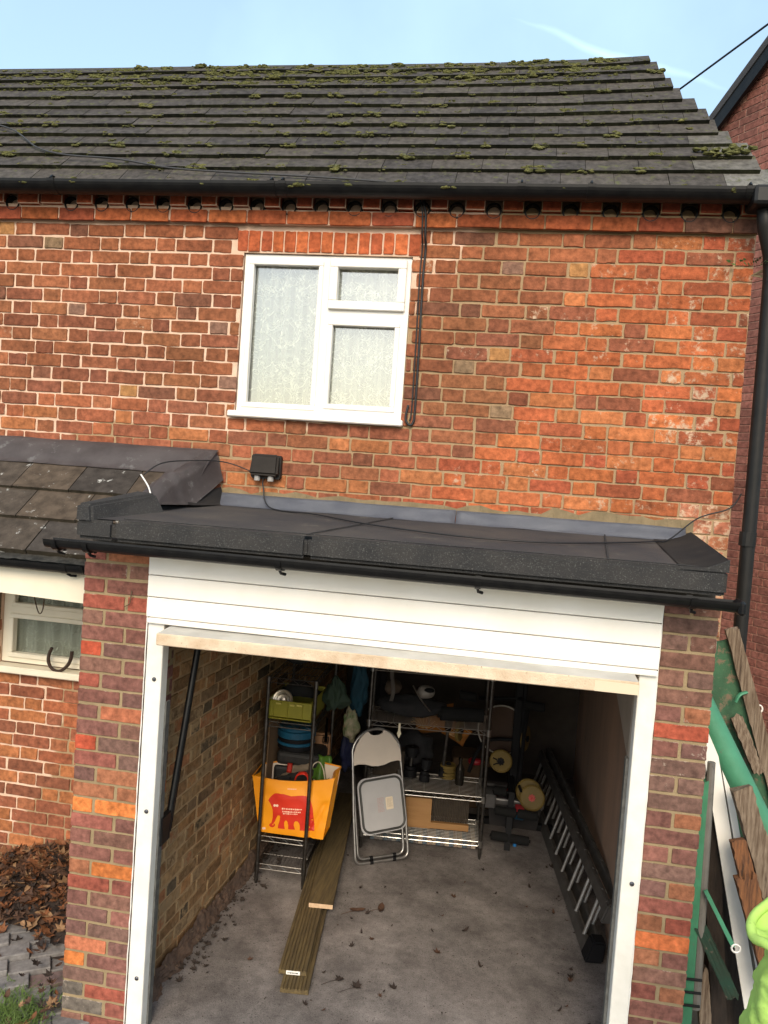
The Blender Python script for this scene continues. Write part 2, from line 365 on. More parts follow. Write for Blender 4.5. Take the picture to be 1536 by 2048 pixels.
def net_mat(dens=0.60):
    m = bpy.data.materials.new('net_curtain'); m.use_nodes = True; n = m.node_tree.nodes; L = m.node_tree.links; n.clear()
    o = n.new('ShaderNodeOutputMaterial'); mx = n.new('ShaderNodeMixShader'); mx.inputs[0].default_value = dens
    a = n.new('ShaderNodeBsdfTransparent'); ad = n.new('ShaderNodeMixShader'); ad.inputs[0].default_value = 0.15
    d = n.new('ShaderNodeBsdfDiffuse'); d.inputs[0].default_value = (0.84, 0.83, 0.77, 1); tr = n.new('ShaderNodeBsdfTranslucent'); tr.inputs[0].default_value = (0.8, 0.79, 0.74, 1)
    L.new(d.outputs[0], ad.inputs[1]); L.new(tr.outputs[0], ad.inputs[2]); L.new(a.outputs[0], mx.inputs[1]); L.new(ad.outputs[0], mx.inputs[2]); L.new(mx.outputs[0], o.inputs[0]); return m
M['net'] = net_mat(); M['net2'] = net_mat(.85); M['lace'] = mat('lace_thread', (0.90, 0.89, 0.84), rough=0.9)

# ------------------------------------------------------------------ the brick house
FLOOR = -0.10
house = thing('brick_house', 'old orange brick house with a mossy dark tiled roof above the open garage', 'house', (-0.9, 0, FLOOR))
WX0, WX1 = -3.7, 1.118
WIN = (-1.56, -0.61, 2.925, 3.825)       # upper window opening
LWIN = (-2.935, -2.05, 1.36, 1.93)       # lower left window opening
GAR = (-1.66, 0.90, -0.2, 2.34)          # garage passes through here
holes = [WIN, LWIN, GAR]
b = NB()
for (a, c, d, e) in rects_minus(WX0, WX1, -0.2, 4.12, holes): box(b, a, c, 0.005, 0.22, d, e)
def zone(x, z): return x - 0.72 * (z - 3.1) + 0.05 + 0.25 * mnoise.noise(V((x * 2, z * 2, 3)))
def main_col(x, z, row, bi, wd):
    t = zone(x, z); low = z < 2.95
    p = rnd.random(); al = 1.0
    if t > 0:   # rough bright orange
        c = rnd.choice([(0.40, 0.105, 0.040), (0.44, 0.13, 0.045), (0.37, 0.09, 0.038), (0.34, 0.075, 0.04), (0.42, 0.145, 0.055), (0.29, 0.075, 0.038), (0.38, 0.11, 0.045)])
        if p < .07: c = (0.17, 0.06, 0.038)
        al = U(0.35, .8) if x > 0.75 else U(0.5, .95)
    elif low:
        c = rnd.choice([(0.27, 0.068, 0.036), (0.33, 0.085, 0.04), (0.22, 0.06, 0.036), (0.19, 0.058, 0.036), (0.38, 0.115, 0.045), (0.26, 0.08, 0.04), (0.24, 0.065, 0.038)]); al = U(0.7, 1)
    else:
        g = min(1, max(0, (z - 3.45) / 0.45))
        c = rnd.choice([(0.205, 0.058, 0.030), (0.235, 0.068, 0.032), (0.185, 0.052, 0.030), (0.22, 0.066, 0.032), (0.19, 0.054, 0.034), (0.24, 0.078, 0.036)])
        c = mixc3(c, rnd.choice([(0.33, 0.088, 0.038), (0.29, 0.074, 0.034)]), g * 0.6)
        if p < .022 and wd < .13: c = (0.23, 0.14, 0.085)
        elif p < .07: c = (0.155, 0.055, 0.036)
        elif p < .105: c = (0.36, 0.15, 0.055)
        elif p < .14: al = 0.5
        elif p < .155: c = (0.20, 0.10, 0.075)
    if z > 3.93 and p < .3: c = mixc3(c, (0.05, 0.03, 0.025), .5)
    if x > 0.9 and z < 2.6: c = mixc3(c, (0.30, 0.16, 0.11), .5); al = 0.35
    k = U(0.85, 1.15); c = mixc3(c, (0.36, 0.10, 0.043) if t > 0 else (0.27, 0.076, 0.037) if low else (0.215, 0.063, 0.032), .3); g_ = 1.06 if t > 0 else 1.26; k *= 1.0 if t > 0 else 1.08; return (c[0] * k, c[1] * k * g_, c[2] * k * g_, al)
LINT = (-1.60, -0.58, 3.825, 3.955)
lay_bricks(b, (0, 0, 0), (1, 0, 0), (0, -1, 0), WX0, WX1, -0.105, 3.972, allow(WX0, WX1, [WIN, (-2.935, -1.95, 1.30, 2.02), GAR, LINT]), main_col, wob=0.006, j=0.0095, rough=1.25)
# soldier course over the window
x = LINT[0]
while x < LINT[1] - 0.05:
    wd = U(0.058, 0.066); c = rnd.choice([(0.40, 0.10, 0.04), (0.36, 0.09, 0.04), (0.44, 0.12, 0.045)]); k = U(.85, 1.15)
    lay_bricks(b, (0, 0, 0), (1, 0, 0), (0, -1, 0), x, x + wd, 3.832, 3.948, lambda a, e: [(x, x + wd)], lambda *q: (c[0] * k, c[1] * k, c[2] * k, 1), h=0.116, j=0.003, patterns=lambda r: [(0, wd)])
    x += wd + 0.007
# oversailing course and dentils under the gutter
for (a, c_, sh) in ((WX0, -1.47, 0.012), (-1.47, -0.62, 0.0), (-0.62, WX1, 0.004)):
    box(b, a + .001, c_ - .001, -0.028, 0.1, 3.972 + sh, 4.05 + sh)
lay_bricks(b, (0, -0.036, 0), (1, 0, 0), (0, -1, 0), WX0, WX1, 3.974, 4.05, lambda a, e: [(WX0, WX1)], lambda x, z, r, i, wd: (lambda c, k: (c[0] * k, c[1] * k, c[2] * k, 1))(rnd.choice([(0.34, 0.088, 0.036), (0.38, 0.11, 0.04), (0.36, 0.098, 0.038), (0.29, 0.072, 0.036)]) if x < 0.85 else (0.13, 0.06, 0.04), U(.85, 1.15)), h=0.077, j=0.008, bond='stretcher', Ls=0.222)
PIPES = [-2.962, -2.594, -2.406, -2.218, -2.034, -1.848, -1.666, -1.485, -1.305, -1.123, -0.94, -0.751, -0.573, -0.39, -0.196, 0.003, 0.196, 0.397, 0.594, 0.781, 0.979]
px_ = [-3.62, -3.43, -3.24, -3.15] + PIPES + [1.16]
for a, c_ in zip(px_, px_[1:]):
    if c_ - a < 0.12: continue
    s0, s1 = a + 0.045, c_ - 0.045
    parts_ = [(s0, s1)] if s1 - s0 < 0.16 else [(s0, (s0 + s1) / 2 - .004), ((s0 + s1) / 2 + .004, s1)]
    for q0, q1 in parts_:
        c = rnd.choice([(0.34, 0.075, 0.035), (0.38, 0.09, 0.04), (0.28, 0.065, 0.035)])
        n0 = len(b.faces); box(b, q0, q1, -0.058 + U(-.004, .004), 0.1, 4.056 + U(-.003, .003), 4.125, bev=0.005, mi=1); b.faces.ensure_lookup_table(); paint(b, b.faces[n0:], c)
box(b, WX0, WX1, 0.04, 0.22, 4.121, 4.16)
paint(b, [f for f in b.faces if f.material_index == 0], (0.5, 0.4, 0.3))
obj('wall', b, [M['mortar'], M['brick']], house)
# side (gable) and rear walls, inner ceiling closing the shell
sdm = mat('side_brick', (0.26, 0.075, 0.04), (0.17, 0.055, 0.035), scale=14, rough=.9, bump=.4)
b = NB(); box(b, WX0, -1.74, 3.3, 3.5, -0.2, 4.1); obj('rear_wall', b, sdm, house)
b = NB(); box(b, 0.9, WX1 - 0.002, 0.222, 3.4, -0.2, 4.1)
obj('side_wall', b, sdm, house)
for i, x in enumerate(PIPES):
    v = NB(); F = Fr((x, -0.03, 4.062), (1, 0, 0), (0, 0, 1))
    q = [(0.044, 0), (0.044, 0.034), (0.036, 0.034), (0.034, 0.026), (0.030, 0.026), (0.030, -0.02)]
    lathe(v, F, [(0.033, -0.05), (0.041, -0.05), (0.041, 0.008), (0.037, 0.008), (0.036, 0.003), (0.033, 0.003), (0.032, -0.04), (0.0, -0.04)], 20)
    obj('vent_pipe', v, M['gutter'], house, smooth=False)

# upper window: frame, glazing, sill
def window(parent, x0, x1, z0, z1, y, panes, fmat, fw=0.05, sill=None, sash=None, gm=None):
    b = NB(); d0, d1 = y, y + 0.07
    hs = [(p[0], p[1], p[2], p[3]) for p in panes]
    for (a, c, d, e) in rects_minus(x0, x1, z0, z1, hs): box(b, a, c, d0, d1, d, e)
    f = obj('window', b, fmat, parent)
    for p in panes:   # raised bead round each pane
        v = NB(); bw = p[4] if len(p) > 4 else 0.012; pr = p[5] if len(p) > 5 else 0.0
        o = bw; 
        for (a, c, d, e) in ((p[0] - o, p[1] + o, p[2] - o, p[2] + 0.016), (p[0] - o, p[1] + o, p[3] - 0.016, p[3] + o), (p[0] - o, p[0] + 0.016, p[2] + 0.016, p[3] - 0.016), (p[1] - 0.016, p[1] + o, p[2] + 0.016, p[3] - 0.016)):
            box(v, a, c, d0 - 0.010 - pr, d0 + 0.03, d, e, bev=0.004)
        obj('sash', v, fmat, f)
        v = NB(); v_ = 0.004
        box(v, p[0] + .004, p[1] - .004, d0 + 0.032, d0 + 0.036, p[2] + .004, p[3] - .004); obj('pane', v, gm, f)
    if sill:
        v = NB(); box(v, *sill, bev=0.006); obj('sill', v, fmat, f)
    return f
window(house, -1.555, -0.615, 2.945, 3.82, 0.022, [(-1.515, -1.113, 2.985, 3.78, 0.012, 0.0), (-1.032, -0.668, 3.562, 3.775, 0.03, 0.014), (-1.045, -0.668, 3.0, 3.462, 0.012, 0.0)], M['upvc'], sill=(-1.585, -0.598, -0.045, 0.03, 2.912, 2.946), gm=M['glass'])
# lower left window
window(house, -2.932, -2.0, 1.372, 1.93, 0.03, [(-2.875, -2.05, 1.415, 1.655, 0.012, 0.006), (-2.875, -2.05, 1.715, 1.90, 0.008, 0.0)], M['cream'], sill=(-2.945, -2.0, -0.06, 0.035, 1.325, 1.366), gm=M['glass_dark'])
b = NB(); box(b, -3.0, -2.936, -0.002, 0.1, 1.3, 2.0); obj('timber_reveal', b, M['timber'], house)
b = NB()  # rooms behind the glass
for (x0, x1, z0, z1) in ((-1.9, -0.3, 2.7, 4.1), (-3.2, -1.76, 1.1, 2.2)):
    box(b, x0, x1, 1.3, 1.34, z0, z1); box(b, x0, x0 + .03, .23, 1.3, z0, z1); box(b, x1 - .03, x1, .23, 1.3, z0, z1); box(b, x0, x1, .23, 1.3, z1, z1 + .03); box(b, x0, x1, .23, 1.3, z0 - .03, z0)
obj('room_lining', b, M['room'], house)

def curtain(name, label, x0, x1, z0, z1, y, dens, seed, folds=9, group=None, nm='net'):
    r = random.Random(seed); W = x1 - x0; ph = [r.uniform(0, 6.28) for _ in range(5)]
    def yy(u, v): return y + 0.018 * math.sin(folds * 6.283 * u + ph[0] + 0.5 * math.sin(3 * v)) + 0.012 * math.sin(folds * 2.3 * 6.283 * u + ph[1] + v) + 0.01 * math.sin(4 * u + ph[2])
    b = NB(); sheet(b, lambda u, v: V((x0 + u * W, yy(u, v), z0 + v * (z1 - z0))), 160, 8)
    o = obj(name, b, M[nm], None, label, 'curtain', group, smooth=True)
    b = NB()
    def put(P, rr):
        tube(b, [V((x, yy((x - x0) / W, (z - z0) / (z1 - z0)) - 0.004, z)) for x, z in P], rr, 4, flat=0.5)
    for _ in range(dens):
        cx, cz = r.uniform(x0 + .03, x1 - .03), r.uniform(z0 + .03, z1 - .03); s = r.choice((-1, 1)); a0 = r.uniform(0, 6.28); k = r.uniform(0.6, 1.0)
        put([(cx + s * k * 0.024 * (1 - t / 14) * math.cos(a0 + t * 0.62), cz + k * 0.024 * (1 - t / 14) * math.sin(a0 + t * 0.62)) for t in range(13)], 0.0024)
        ex, ez = cx + s * k * 0.024 * math.cos(a0), cz + k * 0.024 * math.sin(a0)
        put([(ex + t * 0.012 * s, ez - 0.014 * t + 0.004 * t * t) for t in range(6)], 0.0022)
        for q in range(3):
            an = r.uniform(0, 6.28); lx, lz = cx + r.uniform(-.04, .04), cz + r.uniform(-.05, .05); L = r.uniform(.016, .028)
            put([(lx + math.cos(an) * L * t, lz + math.sin(an) * L * t) for t in (0, .25, .5, .75, 1)], [0.0005, 0.004, 0.0055, 0.004, 0.0005])
    obj('lace_pattern', b, M['lace'], o)
curtain('net_curtain', 'white net curtain with a curling vine lace pattern behind the large upper window', -1.54, -0.64, 2.95, 3.80, 0.105, 230, 3, folds=10)
curtain('net_curtain', 'greyish net curtain with faded flowers behind the lower left window', -2.92, -2.0, 1.38, 1.92, 0.105, 60, 5, folds=7, nm='net2')

# ---- main roof: twelve courses of thick tiles, lifted at the right end, stepping back along the verge
PT = R(50); ZR, YR = 4.13, -0.15
TS = [-0.03, 0.129, 0.255, 0.372, 0.487, 0.603, 0.722, 0.84, 0.965, 1.09, 1.20, 1.30, 1.385]
XE = [1.20, 1.095, 1.055, 0.995, 0.935, 0.885, 0.825, 0.772, 0.722, 0.69, 0.655, 0.62, 0.605]
def roofp(x, t, h=0.0):
    lift = 0.035 * max(0.0, (x + 0.5) / 1.2) ** 2 * min(1, t / 1.4) * (1 if x > -0.5 else 0)
    return V((x, YR + t * math.cos(PT) - h * math.sin(PT), ZR + t * math.sin(PT) + h * math.cos(PT) + lift + 0.004 * mnoise.noise(V((x * 0.8, t * 2, 1)))))
b = NB(); jp = []
for i in range(12):
    t0, t1 = TS[i], TS[i + 1]; tw = 0.262; x = -4.6 + (0.13 if i % 2 else 0) + U(-.02, .02); XE[i] += U(-.018, .018)
    while x < XE[i] - 0.05:
        xe = min(x + tw, XE[i]); 
        if XE[i] - xe < 0.08: xe = XE[i]
        h0 = 0.040 + U(-.003, .003); dt = U(-.005, .005); th = 0.037
        n0 = len(b.faces)
        xa, xb_ = x + .0012, xe - .0012; sk = U(-.003, .003)
        P = [roofp(xa, t0 + dt, h0 - th), roofp(xb_, t0 + dt + sk, h0 - th), roofp(xb_, t1 + 0.05, -0.026), roofp(xa, t1 + 0.05, -0.026),
             roofp(xa, t0 + dt, h0), roofp(xb_, t0 + dt + sk, h0), roofp(xb_, t1 + 0.05, 0.012), roofp(xa, t1 + 0.05, 0.012)]
        v, fs = hexa(b, P)
        k = U(0.92, 1.08); g = U(0, 1); c = mixc3((0.050, 0.046, 0.045), (0.070, 0.062, 0.055), g); c = tuple(q * k for q in c)
        if x > 0.75 and i < 4: c = mixc3(c, (0.16, 0.155, 0.14), U(.3, .8))
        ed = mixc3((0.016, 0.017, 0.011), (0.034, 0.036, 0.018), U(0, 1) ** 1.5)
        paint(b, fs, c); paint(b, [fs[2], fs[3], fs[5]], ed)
        jp.append((x, i, h0)); x = xe
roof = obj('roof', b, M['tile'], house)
b = NB()  # ridge tiles
x = -4.6
while x < 0.60:
    xe = min(x + 0.45, 0.605); pts = []
    for k in range(9):
        a = math.pi * k / 8; pts.append((math.cos(a) * 0.11, math.sin(a) * 0.07))
    lo = [roofp(x + .003, 1.40) + V((0, q[0] * 1.0 + .04, q[1] - 0.055)) for q in pts]; hi = [roofp(xe - .003, 1.40) + V((0, q[0] + .04, q[1] - 0.055)) for q in pts]
    A = [b.verts.new(p) for p in lo]; B = [b.verts.new(p) for p in hi]
    fs = [b.faces.new((A[k], A[k + 1], B[k + 1], B[k])) for k in range(8)] + [b.faces.new(A), b.faces.new(B[::-1])]
    paint(b, fs, (0.05, 0.052, 0.035)); x = xe
obj('ridge', b, M['tile'], roof)
b = NB()  # rear slope and underside
rp0, rp1 = roofp(-4.6, 1.385, -.02), roofp(0.60, 1.385, -.02)
q = [b.verts.new(p) for p in (rp0, rp1, rp1 + V((0.3, 1.6, -1.5)), rp0 + V((0, 1.6, -1.5)))]; b.faces.new(q)
q = [b.verts.new(p) for p in (roofp(-4.6, -.02, -.012), roofp(1.12, -.02, -.012), roofp(0.59, 1.385, -.02), rp0)]; b.faces.new(q)
q = [b.verts.new(p) for p in (roofp(1.1, 0.0, -.014), V((1.1, 2.3, 3.9)), rp1 + V((0, 0, -.01)))]; b.faces.new(q)
paint(b, b.faces, (0.045, 0.042, 0.04)); obj('rear_slope', b, M['tile'], roof)
# moss cushions on the tile joints, thick along the ridge
b = NB(); mc = 0
def clump(c, s, n):
    global mc
    for _ in range(n):
        mc += 1
        k = U(0.35, 1.0) * s
        p = c + V((U(-1, 1) * s * 2.2, 0, 0)) + (roofp(0, U(-1, 1) * s * 1.1) - roofp(0, 0))
        blob(b, p, k * 1.2, k * 0.9, k * 0.5, 1, 0.55, 6, mc)
for (x, i, h0) in jp:
    if x < -3.3: continue
    dens = 0.80 if x < -0.8 else 0.62
    if i >= 10: dens = 1.0
    for rep in range(1 if i < 9 else 3):
        if rnd.random() < dens:
            xx = x + U(-.035, .035) if i < 9 else x + U(0, .26)
            if xx > XE[i] - .03: continue
            clump(roofp(xx, TS[i] + U(-0.004, 0.03) if i < 9 else U(TS[i], TS[i + 1]), h0 * .8), U(0.010, 0.023), rnd.randint(8, 17))
    for rep in range(5):   # little tufts along the tile edge
        if rnd.random() < 0.8: clump(roofp(min(XE[i] - .02, x + U(0, .26)), TS[i] + U(-0.006, .05), U(0.2, .95) * h0), U(0.004, 0.011), rnd.randint(3, 6))
for _ in range(620):
    x = U(-3.9, 0.45); clump(roofp(x, U(1.08, 1.36), U(.018, .034)), U(0.007, 0.016), 7)
for x, t in ((1.0, .28), (0.93, .27), (0.85, .28), (1.02, .3)): clump(roofp(x, t, .05), 0.026, 9)
mo = obj('moss', b, M['moss'], roof); mo['kind'] = 'stuff'

# ---- main gutter: half-round with unions, black
b = NB()
def halfround(b, x0, x1, y, z, r, n=10, sag=0.0, t=0.004, dz=0.0):
    A, B, A2, B2 = [], [], [], []
    for k in range(n + 1):
        a = math.pi + math.pi * k / n
        for L, x, rr, zz in ((A, x0, r, z), (B, x1, r, z + dz), (A2, x0, r - t, z), (B2, x1, r - t, z + dz)): L.append(b.verts.new((x, y + rr * math.cos(a), zz + rr * math.sin(a))))
    for k in range(n):
        b.faces.new((A[k], A[k + 1], B[k + 1], B[k])); b.faces.new((A2[k + 1], A2[k], B2[k], B2[k + 1])); b.faces.new((A[k], A2[k], A2[k + 1], A[k + 1])); b.faces.new((B[k + 1], B2[k + 1], B2[k], B[k]))
    for k in (0, n): b.faces.new((A[k], B[k], B2[k], A2[k]) if k == 0 else (A[k], A2[k], B2[k], B[k]))
halfround(b, -4.6, 1.13, -0.145, 4.14, 0.062, 14)
gut = obj('gutter', b, M['gutter'], house, smooth=False)
for x in (-2.62, -1.36, -1.30, -0.06, 0.28, 1.02):
    v = NB(); halfround(v, x - .02, x + .02, -0.145, 4.142, 0.067, 14); tube(v, [(x, -0.21, 4.142), (x, -0.19, 4.16), (x, -0.1, 4.165)], .006, 6); obj('union', v, M['gutter'], gut)
v = NB(); box(v, 1.03, 1.16, -0.222, -0.06, 4.05, 4.15, bev=.02, seg=2); obj('outlet', v, M['gutter'], gut)
# downpipe at the right corner, dropping behind the garage roof edge
v = NB(); tube(v, [(1.10, -0.145, 4.08), (1.115, -0.13, 3.98), (1.165, -0.085, 3.86), (1.180, -0.075, 3.76), (1.19, -0.075, 2.6), (1.196, -0.075, 1.0), (1.20, -0.075, 0.0)], 0.034, 14)
dp = obj('downpipe', v, M['iron'], house, smooth=True)
for z in (2.42, 3.72):
    v = NB(); tube(v, [(1.186, -0.075, z), (1.187, -0.075, z + .07)], 0.04, 14); obj('socket', v, M['iron'], dp)
# cement fillet above the garage flashing
b = NB()
for i in range(40):
    xa = -1.62 + 2.56 * i / 40; xb = xa + 2.56 / 40 - .0005
    hf = lambda q: 2.505 + 0.03 * mnoise.noise(V((q * .5, 0, 0))) + 0.014 * mnoise.noise(V((q * 1.7, 3, 0))) + (0.02 if q > 28 else 0)
    h, h2 = hf(i), hf(i + 1)
    hexa(b, [(xa, -0.017, 2.455), (xb, -0.017, 2.455), (xb, 0.006, 2.455), (xa, 0.006, 2.455), (xa, -0.006, h), (xb, -0.006, h2), (xb, 0.006, h2), (xa, 0.006, h)])
obj('mortar_fillet', b, M['mortar_grey'], house)

# ------------------------------------------------------------------ the garage extension
FY = -0.80
gar = thing('garage', 'low flat roofed brick garage with its white door swung open', 'garage', (-0.5, FY, FLOOR))
def pier_col(x, z, row, bi, wd):
    p = rnd.random(); k = U(.85, 1.15)
    c = rnd.choice([(0.195, 0.080, 0.066), (0.215, 0.085, 0.068), (0.175, 0.082, 0.070), (0.235, 0.075, 0.058), (0.205, 0.095, 0.072), (0.165, 0.086, 0.070)])
    if p < .05: c = (0.31, 0.08, 0.055)
    elif p < .16: c = (0.30, 0.11, 0.06)
    al = U(0.55, 1.0) if z > 1.4 else U(.85, 1)
    return c, k, al
def left_col(x, z, row, bi, wd):
    c, k, al = pier_col(x, z, row, bi, wd)
    if row == 14 or (row, bi) in ((10, 1), (4, 0)): c = (0.52, 0.15, 0.045); al = 1
    if (row, bi) in ((5, 0), (20, 1)): c = (0.42, 0.13, 0.07)
    if row in (2, 1) and bi == 0: c = (0.13, 0.10, 0.085); al = .6
    if (row, bi) in ((24, 0), (18, 0)): c = (0.42, 0.075, 0.04)
    return c[0] * k, c[1] * k * 1.1, c[2] * k * 1.08, al
def right_col(x, z, row, bi, wd):
    c, k, al = pier_col(x, z, row, bi, wd)
    if row == 11: c = (0.47, 0.12, 0.045); al = 1
    if (row, bi) == (23, 0) : c = (0.40, 0.085, 0.05)
    return c[0] * k, c[1] * k * 1.1, c[2] * k * 1.08, al
HC = 0.0757
def pier(name, x0, x1, y0, y1, colf, pat):
    b = NB(); box(b, x0 + .004, x1 - .004, y0 + .005, y1, FLOOR - .1, 2.215); paint(b, b.faces, (.4, .3, .2))
    al = lambda a, c: [(x0, x1)]
    lay_bricks(b, (0, y0, 0), (1, 0, 0), (0, -1, 0), x0, x1, FLOOR - 0.02, FLOOR - .02 + HC * 31, al, colf, h=HC, j=0.013, patterns=pat, depth=.02, rough=.8)
    for xs, nd in ((x0, -1), (x1, 1)):
        lay_bricks(b, (xs - nd * .004, 0, 0), (0, 1, 0), (nd, 0, 0), y0 + .02, y1, FLOOR - .02, FLOOR - .02 + HC * 31, lambda a, c: [(y0 + .012, y1)], colf, h=HC, j=.013, depth=.02, bond='stretcher', rough=.8)
    return obj(name, b, [M['mortar_pier'], M['brick_pier']], gar)
pier('pier', -1.953, -1.622, FY, FY + .33, left_col, lambda r: [(0, .105), (.119, .331)] if r % 2 == 0 else [(0, .213), (.227, .331)])
pier('pier', 0.674, 0.898, FY, FY + .225, right_col, lambda r: [(0, .224)] if r % 2 else [(0, .106), (.119, .224)])
def in_col(x, z, row, bi, wd):
    c = rnd.choice([(0.24, 0.13, 0.062), (0.20, 0.115, 0.058), (0.27, 0.15, 0.07), (0.18, 0.11, 0.058), (0.25, 0.115, 0.058), (0.15, 0.10, 0.06), (0.23, 0.145, 0.075)])
    if rnd.random() < .06: c = (0.075, 0.058, 0.040)
    k = U(1.15, 1.6); return c[0] * k, c[1] * k * .97, c[2] * k * .9, U(.35, 1)
# side walls (left one is bare inner brick, right one is smeared render), back wall, ceiling
b = NB(); F = Fr((-1.675, FY + .06, 0), (0.055, 1, 0), (0, 0, 1)); LW = 4.1
fbox(b, F, 0.0, LW, FLOOR - .1, 2.2, -0.25, 0.0)
# F.c points along +x from the wall
paint(b, b.faces, (.3, .2, .1))
lay_bricks(b, F(0, 0, 0.0), F.a, V((1, -.055, 0)).normalized(), 0.0, LW, FLOOR + .02, 2.15, lambda a, c: [(0, LW)], in_col, wob=.012, rough=1.6, depth=.02, proud=.003, j=.014)
obj('inner_wall', b, [M['mortar_in'], M['brick_in']], gar)
M['dirt'] = mat('wall_foot_dirt', (0.12, 0.075, 0.052), (0.075, 0.05, 0.038), scale=16, rough=1, bump=1.0, bscale=60, c3=(0.24, 0.17, 0.10), sc3=30, t3=.62)
b = NB()
sheet(b, lambda u, v: V((-1.655 + .055 * 2.6 * u + (.012 + (.06 + .05 * mnoise.noise(V((u * 22, 1, 0)))) * (1 - v)) + .012 * mnoise.noise(V((u * 70, v * 6, 0))), -.60 + u * 2.6, FLOOR + (.005 + (.075 + .05 * mnoise.noise(V((u * 17, 5, 0)))) * v ** 1.5) + .012 * mnoise.noise(V((u * 60, v * 8, 9))))), 200, 10)
obj('foot_dirt', b, M['dirt'], gar)
M['render'] = mat('stained_render', (0.40, 0.25, 0.17), (0.28, 0.19, 0.14), scale=3.5, rough=.9, bump=.5, bscale=40, c3=(0.20, 0.165, 0.13), sc3=12, t3=.66, stretch=(1, 1, .35))
M['render2'] = mat('grey_render', (0.52, 0.45, 0.38), (0.43, 0.37, 0.31), scale=4, rough=.9, bump=.4, bscale=50, c3=(0.19, 0.165, 0.14), sc3=14, t3=.64)
b = NB(); box(b, 0.80, 0.885, FY + .228, 3.3, FLOOR - .1, 2.2); obj('inner_wall', b, M['render'], gar)
b = NB(); F = Fr((0.797, -.5, 0), (0, 1, 0), (0, 0, 1))
pl = [(0.0, 2.15), (0.0, 0.80), (0.45, 0.92), (0.55, 0.98), (1.0, 1.10), (1.3, 1.22), (1.8, 1.40), (2.4, 1.62), (3.0, 1.85), (3.5, 2.15)]
prism(b, Fr((0.80, -.52, 0), (0, 1, 0), (0, 0, 1)), pl, -0.006, 0.001); obj('plaster_patch', b, M['render2'], gar)
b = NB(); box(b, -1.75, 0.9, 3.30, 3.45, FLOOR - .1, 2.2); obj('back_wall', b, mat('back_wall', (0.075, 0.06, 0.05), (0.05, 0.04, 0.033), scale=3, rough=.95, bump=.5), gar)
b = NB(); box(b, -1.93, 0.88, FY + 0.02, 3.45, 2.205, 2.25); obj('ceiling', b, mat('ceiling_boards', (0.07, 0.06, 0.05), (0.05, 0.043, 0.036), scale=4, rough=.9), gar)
b = NB(); box(b, 0.674, 0.80, FY + .226, FY + .24, FLOOR, 2.2); obj('reveal', b, M['render'], gar)
# flat roof: felt deck with fall to the front, drip edge, upstands
b = NB()
def deckz(y, x=0): return 2.416 + (y + .02) * (0.068 - .004 * (x + 1.7) / 2.6)
RX0, RX1 = -1.915, 0.872
g = sheet(b, lambda u, v: V((RX0 + .06 + (RX1 - RX0 - .06) * u, -0.925 + 0.905 * v, deckz(-0.925 + .905 * v, RX0 + 2.8 * u) + .004 * mnoise.noise(V((u * 9, v * 4, 0))))), 40, 12)
ft = obj('felt_roof', b, M['felt_top'], gar)
b = NB()
def fasc(x0, x1, zt0, zt1, zb0, zb1, y0, y1, m=M['felt'], n='felt_drip', bev=.016):
    bb = NB(); v, fs = hexa(bb, [(x0, y0, zb0), (x1, y0, zb1), (x1, y1, zb1), (x0, y1, zb0), (x0, y0 - .0, zt0), (x1, y0, zt1), (x1, y1, zt1), (x0, y1, zt0)])
    bmesh.ops.bevel(bb, geom=list({e for f in fs for e in f.edges}), offset=bev, segments=2, affect='EDGES'); return obj(n, bb, m, gar)
fasc(-1.92, -1.735, 2.350, 2.352, 2.262, 2.262, -0.955, -0.915)
fasc(-1.733, -0.842, 2.358, 2.358, 2.262, 2.261, -0.957, -0.915)
fasc(-0.840, 0.876, 2.360, 2.366, 2.261, 2.259, -0.957, -0.915)
b.free()
# left upstand (raised kerb running back to the lead) and right kerb
b = NB(); v, fs = hexa(b, [(-1.925, -0.956, 2.335), (-1.84, -0.956, 2.335), (-1.68, -0.52, 2.36), (-1.85, -0.52, 2.36), (-1.925, -0.95, 2.420), (-1.86, -0.935, 2.420), (-1.745, -0.52, 2.472), (-1.85, -0.52, 2.478)]); bmesh.ops.bevel(b, geom=list({e for f in fs for e in f.edges}), offset=.012, segments=2, affect='EDGES'); obj('felt_kerb', b, M['felt'], gar)
b = NB(); sheet(b, lambda u, v: V((.70 + .04 * v, -.925 + .905 * v, deckz(-.925 + .905 * v, .72) + .005)) * (1 - u) + V((.876 + .052 * v, -.953 + .935 * v, 2.404 + .062 * v)) * u + V((0, 0, -.014 * math.sin(math.pi * u))), 8, 12); solidify(b, .004); obj('felt_kerb', b, M['felt_top'], gar, smooth=True)
b = NB(); prism(b, Fr((0, -.953, 0), (1, 0, 0), (0, 0, 1)), [(.69, 2.355), (.877, 2.355), (.877, 2.407), (.80, 2.372)], -.004, .004); hexa(b, [(.868, -.915, 2.26), (.876, -.915, 2.26), (.93, -.02, 2.33), (.92, -.02, 2.33), (.868, -.915, 2.398), (.876, -.915, 2.40), (.93, -.02, 2.462), (.92, -.02, 2.46)]); obj('felt_edge', b, M['felt'], gar)
# seams and granules ridge lines on the felt
b = NB()
for x0, x1 in ((-0.86, -0.60), (0.42, 0.50)): tube(b, [V((x0 + (x1 - x0) * k / 8, -.90 + .86 * k / 8, deckz(-.90 + .86 * k / 8, x0) + .006)) for k in range(9)], .0045, 5, flat=.6)
tube(b, [V((RX0 + .2 + 2.6 * k / 40, -.90 + .006 * mnoise.noise(V((k * .9, 0, 0))), deckz(-.9, RX0 + .2 + 2.6 * k / 40) + .007)) for k in range(41)], .004, 5, flat=.6)
obj('felt_seam', b, M['felt'], ft)
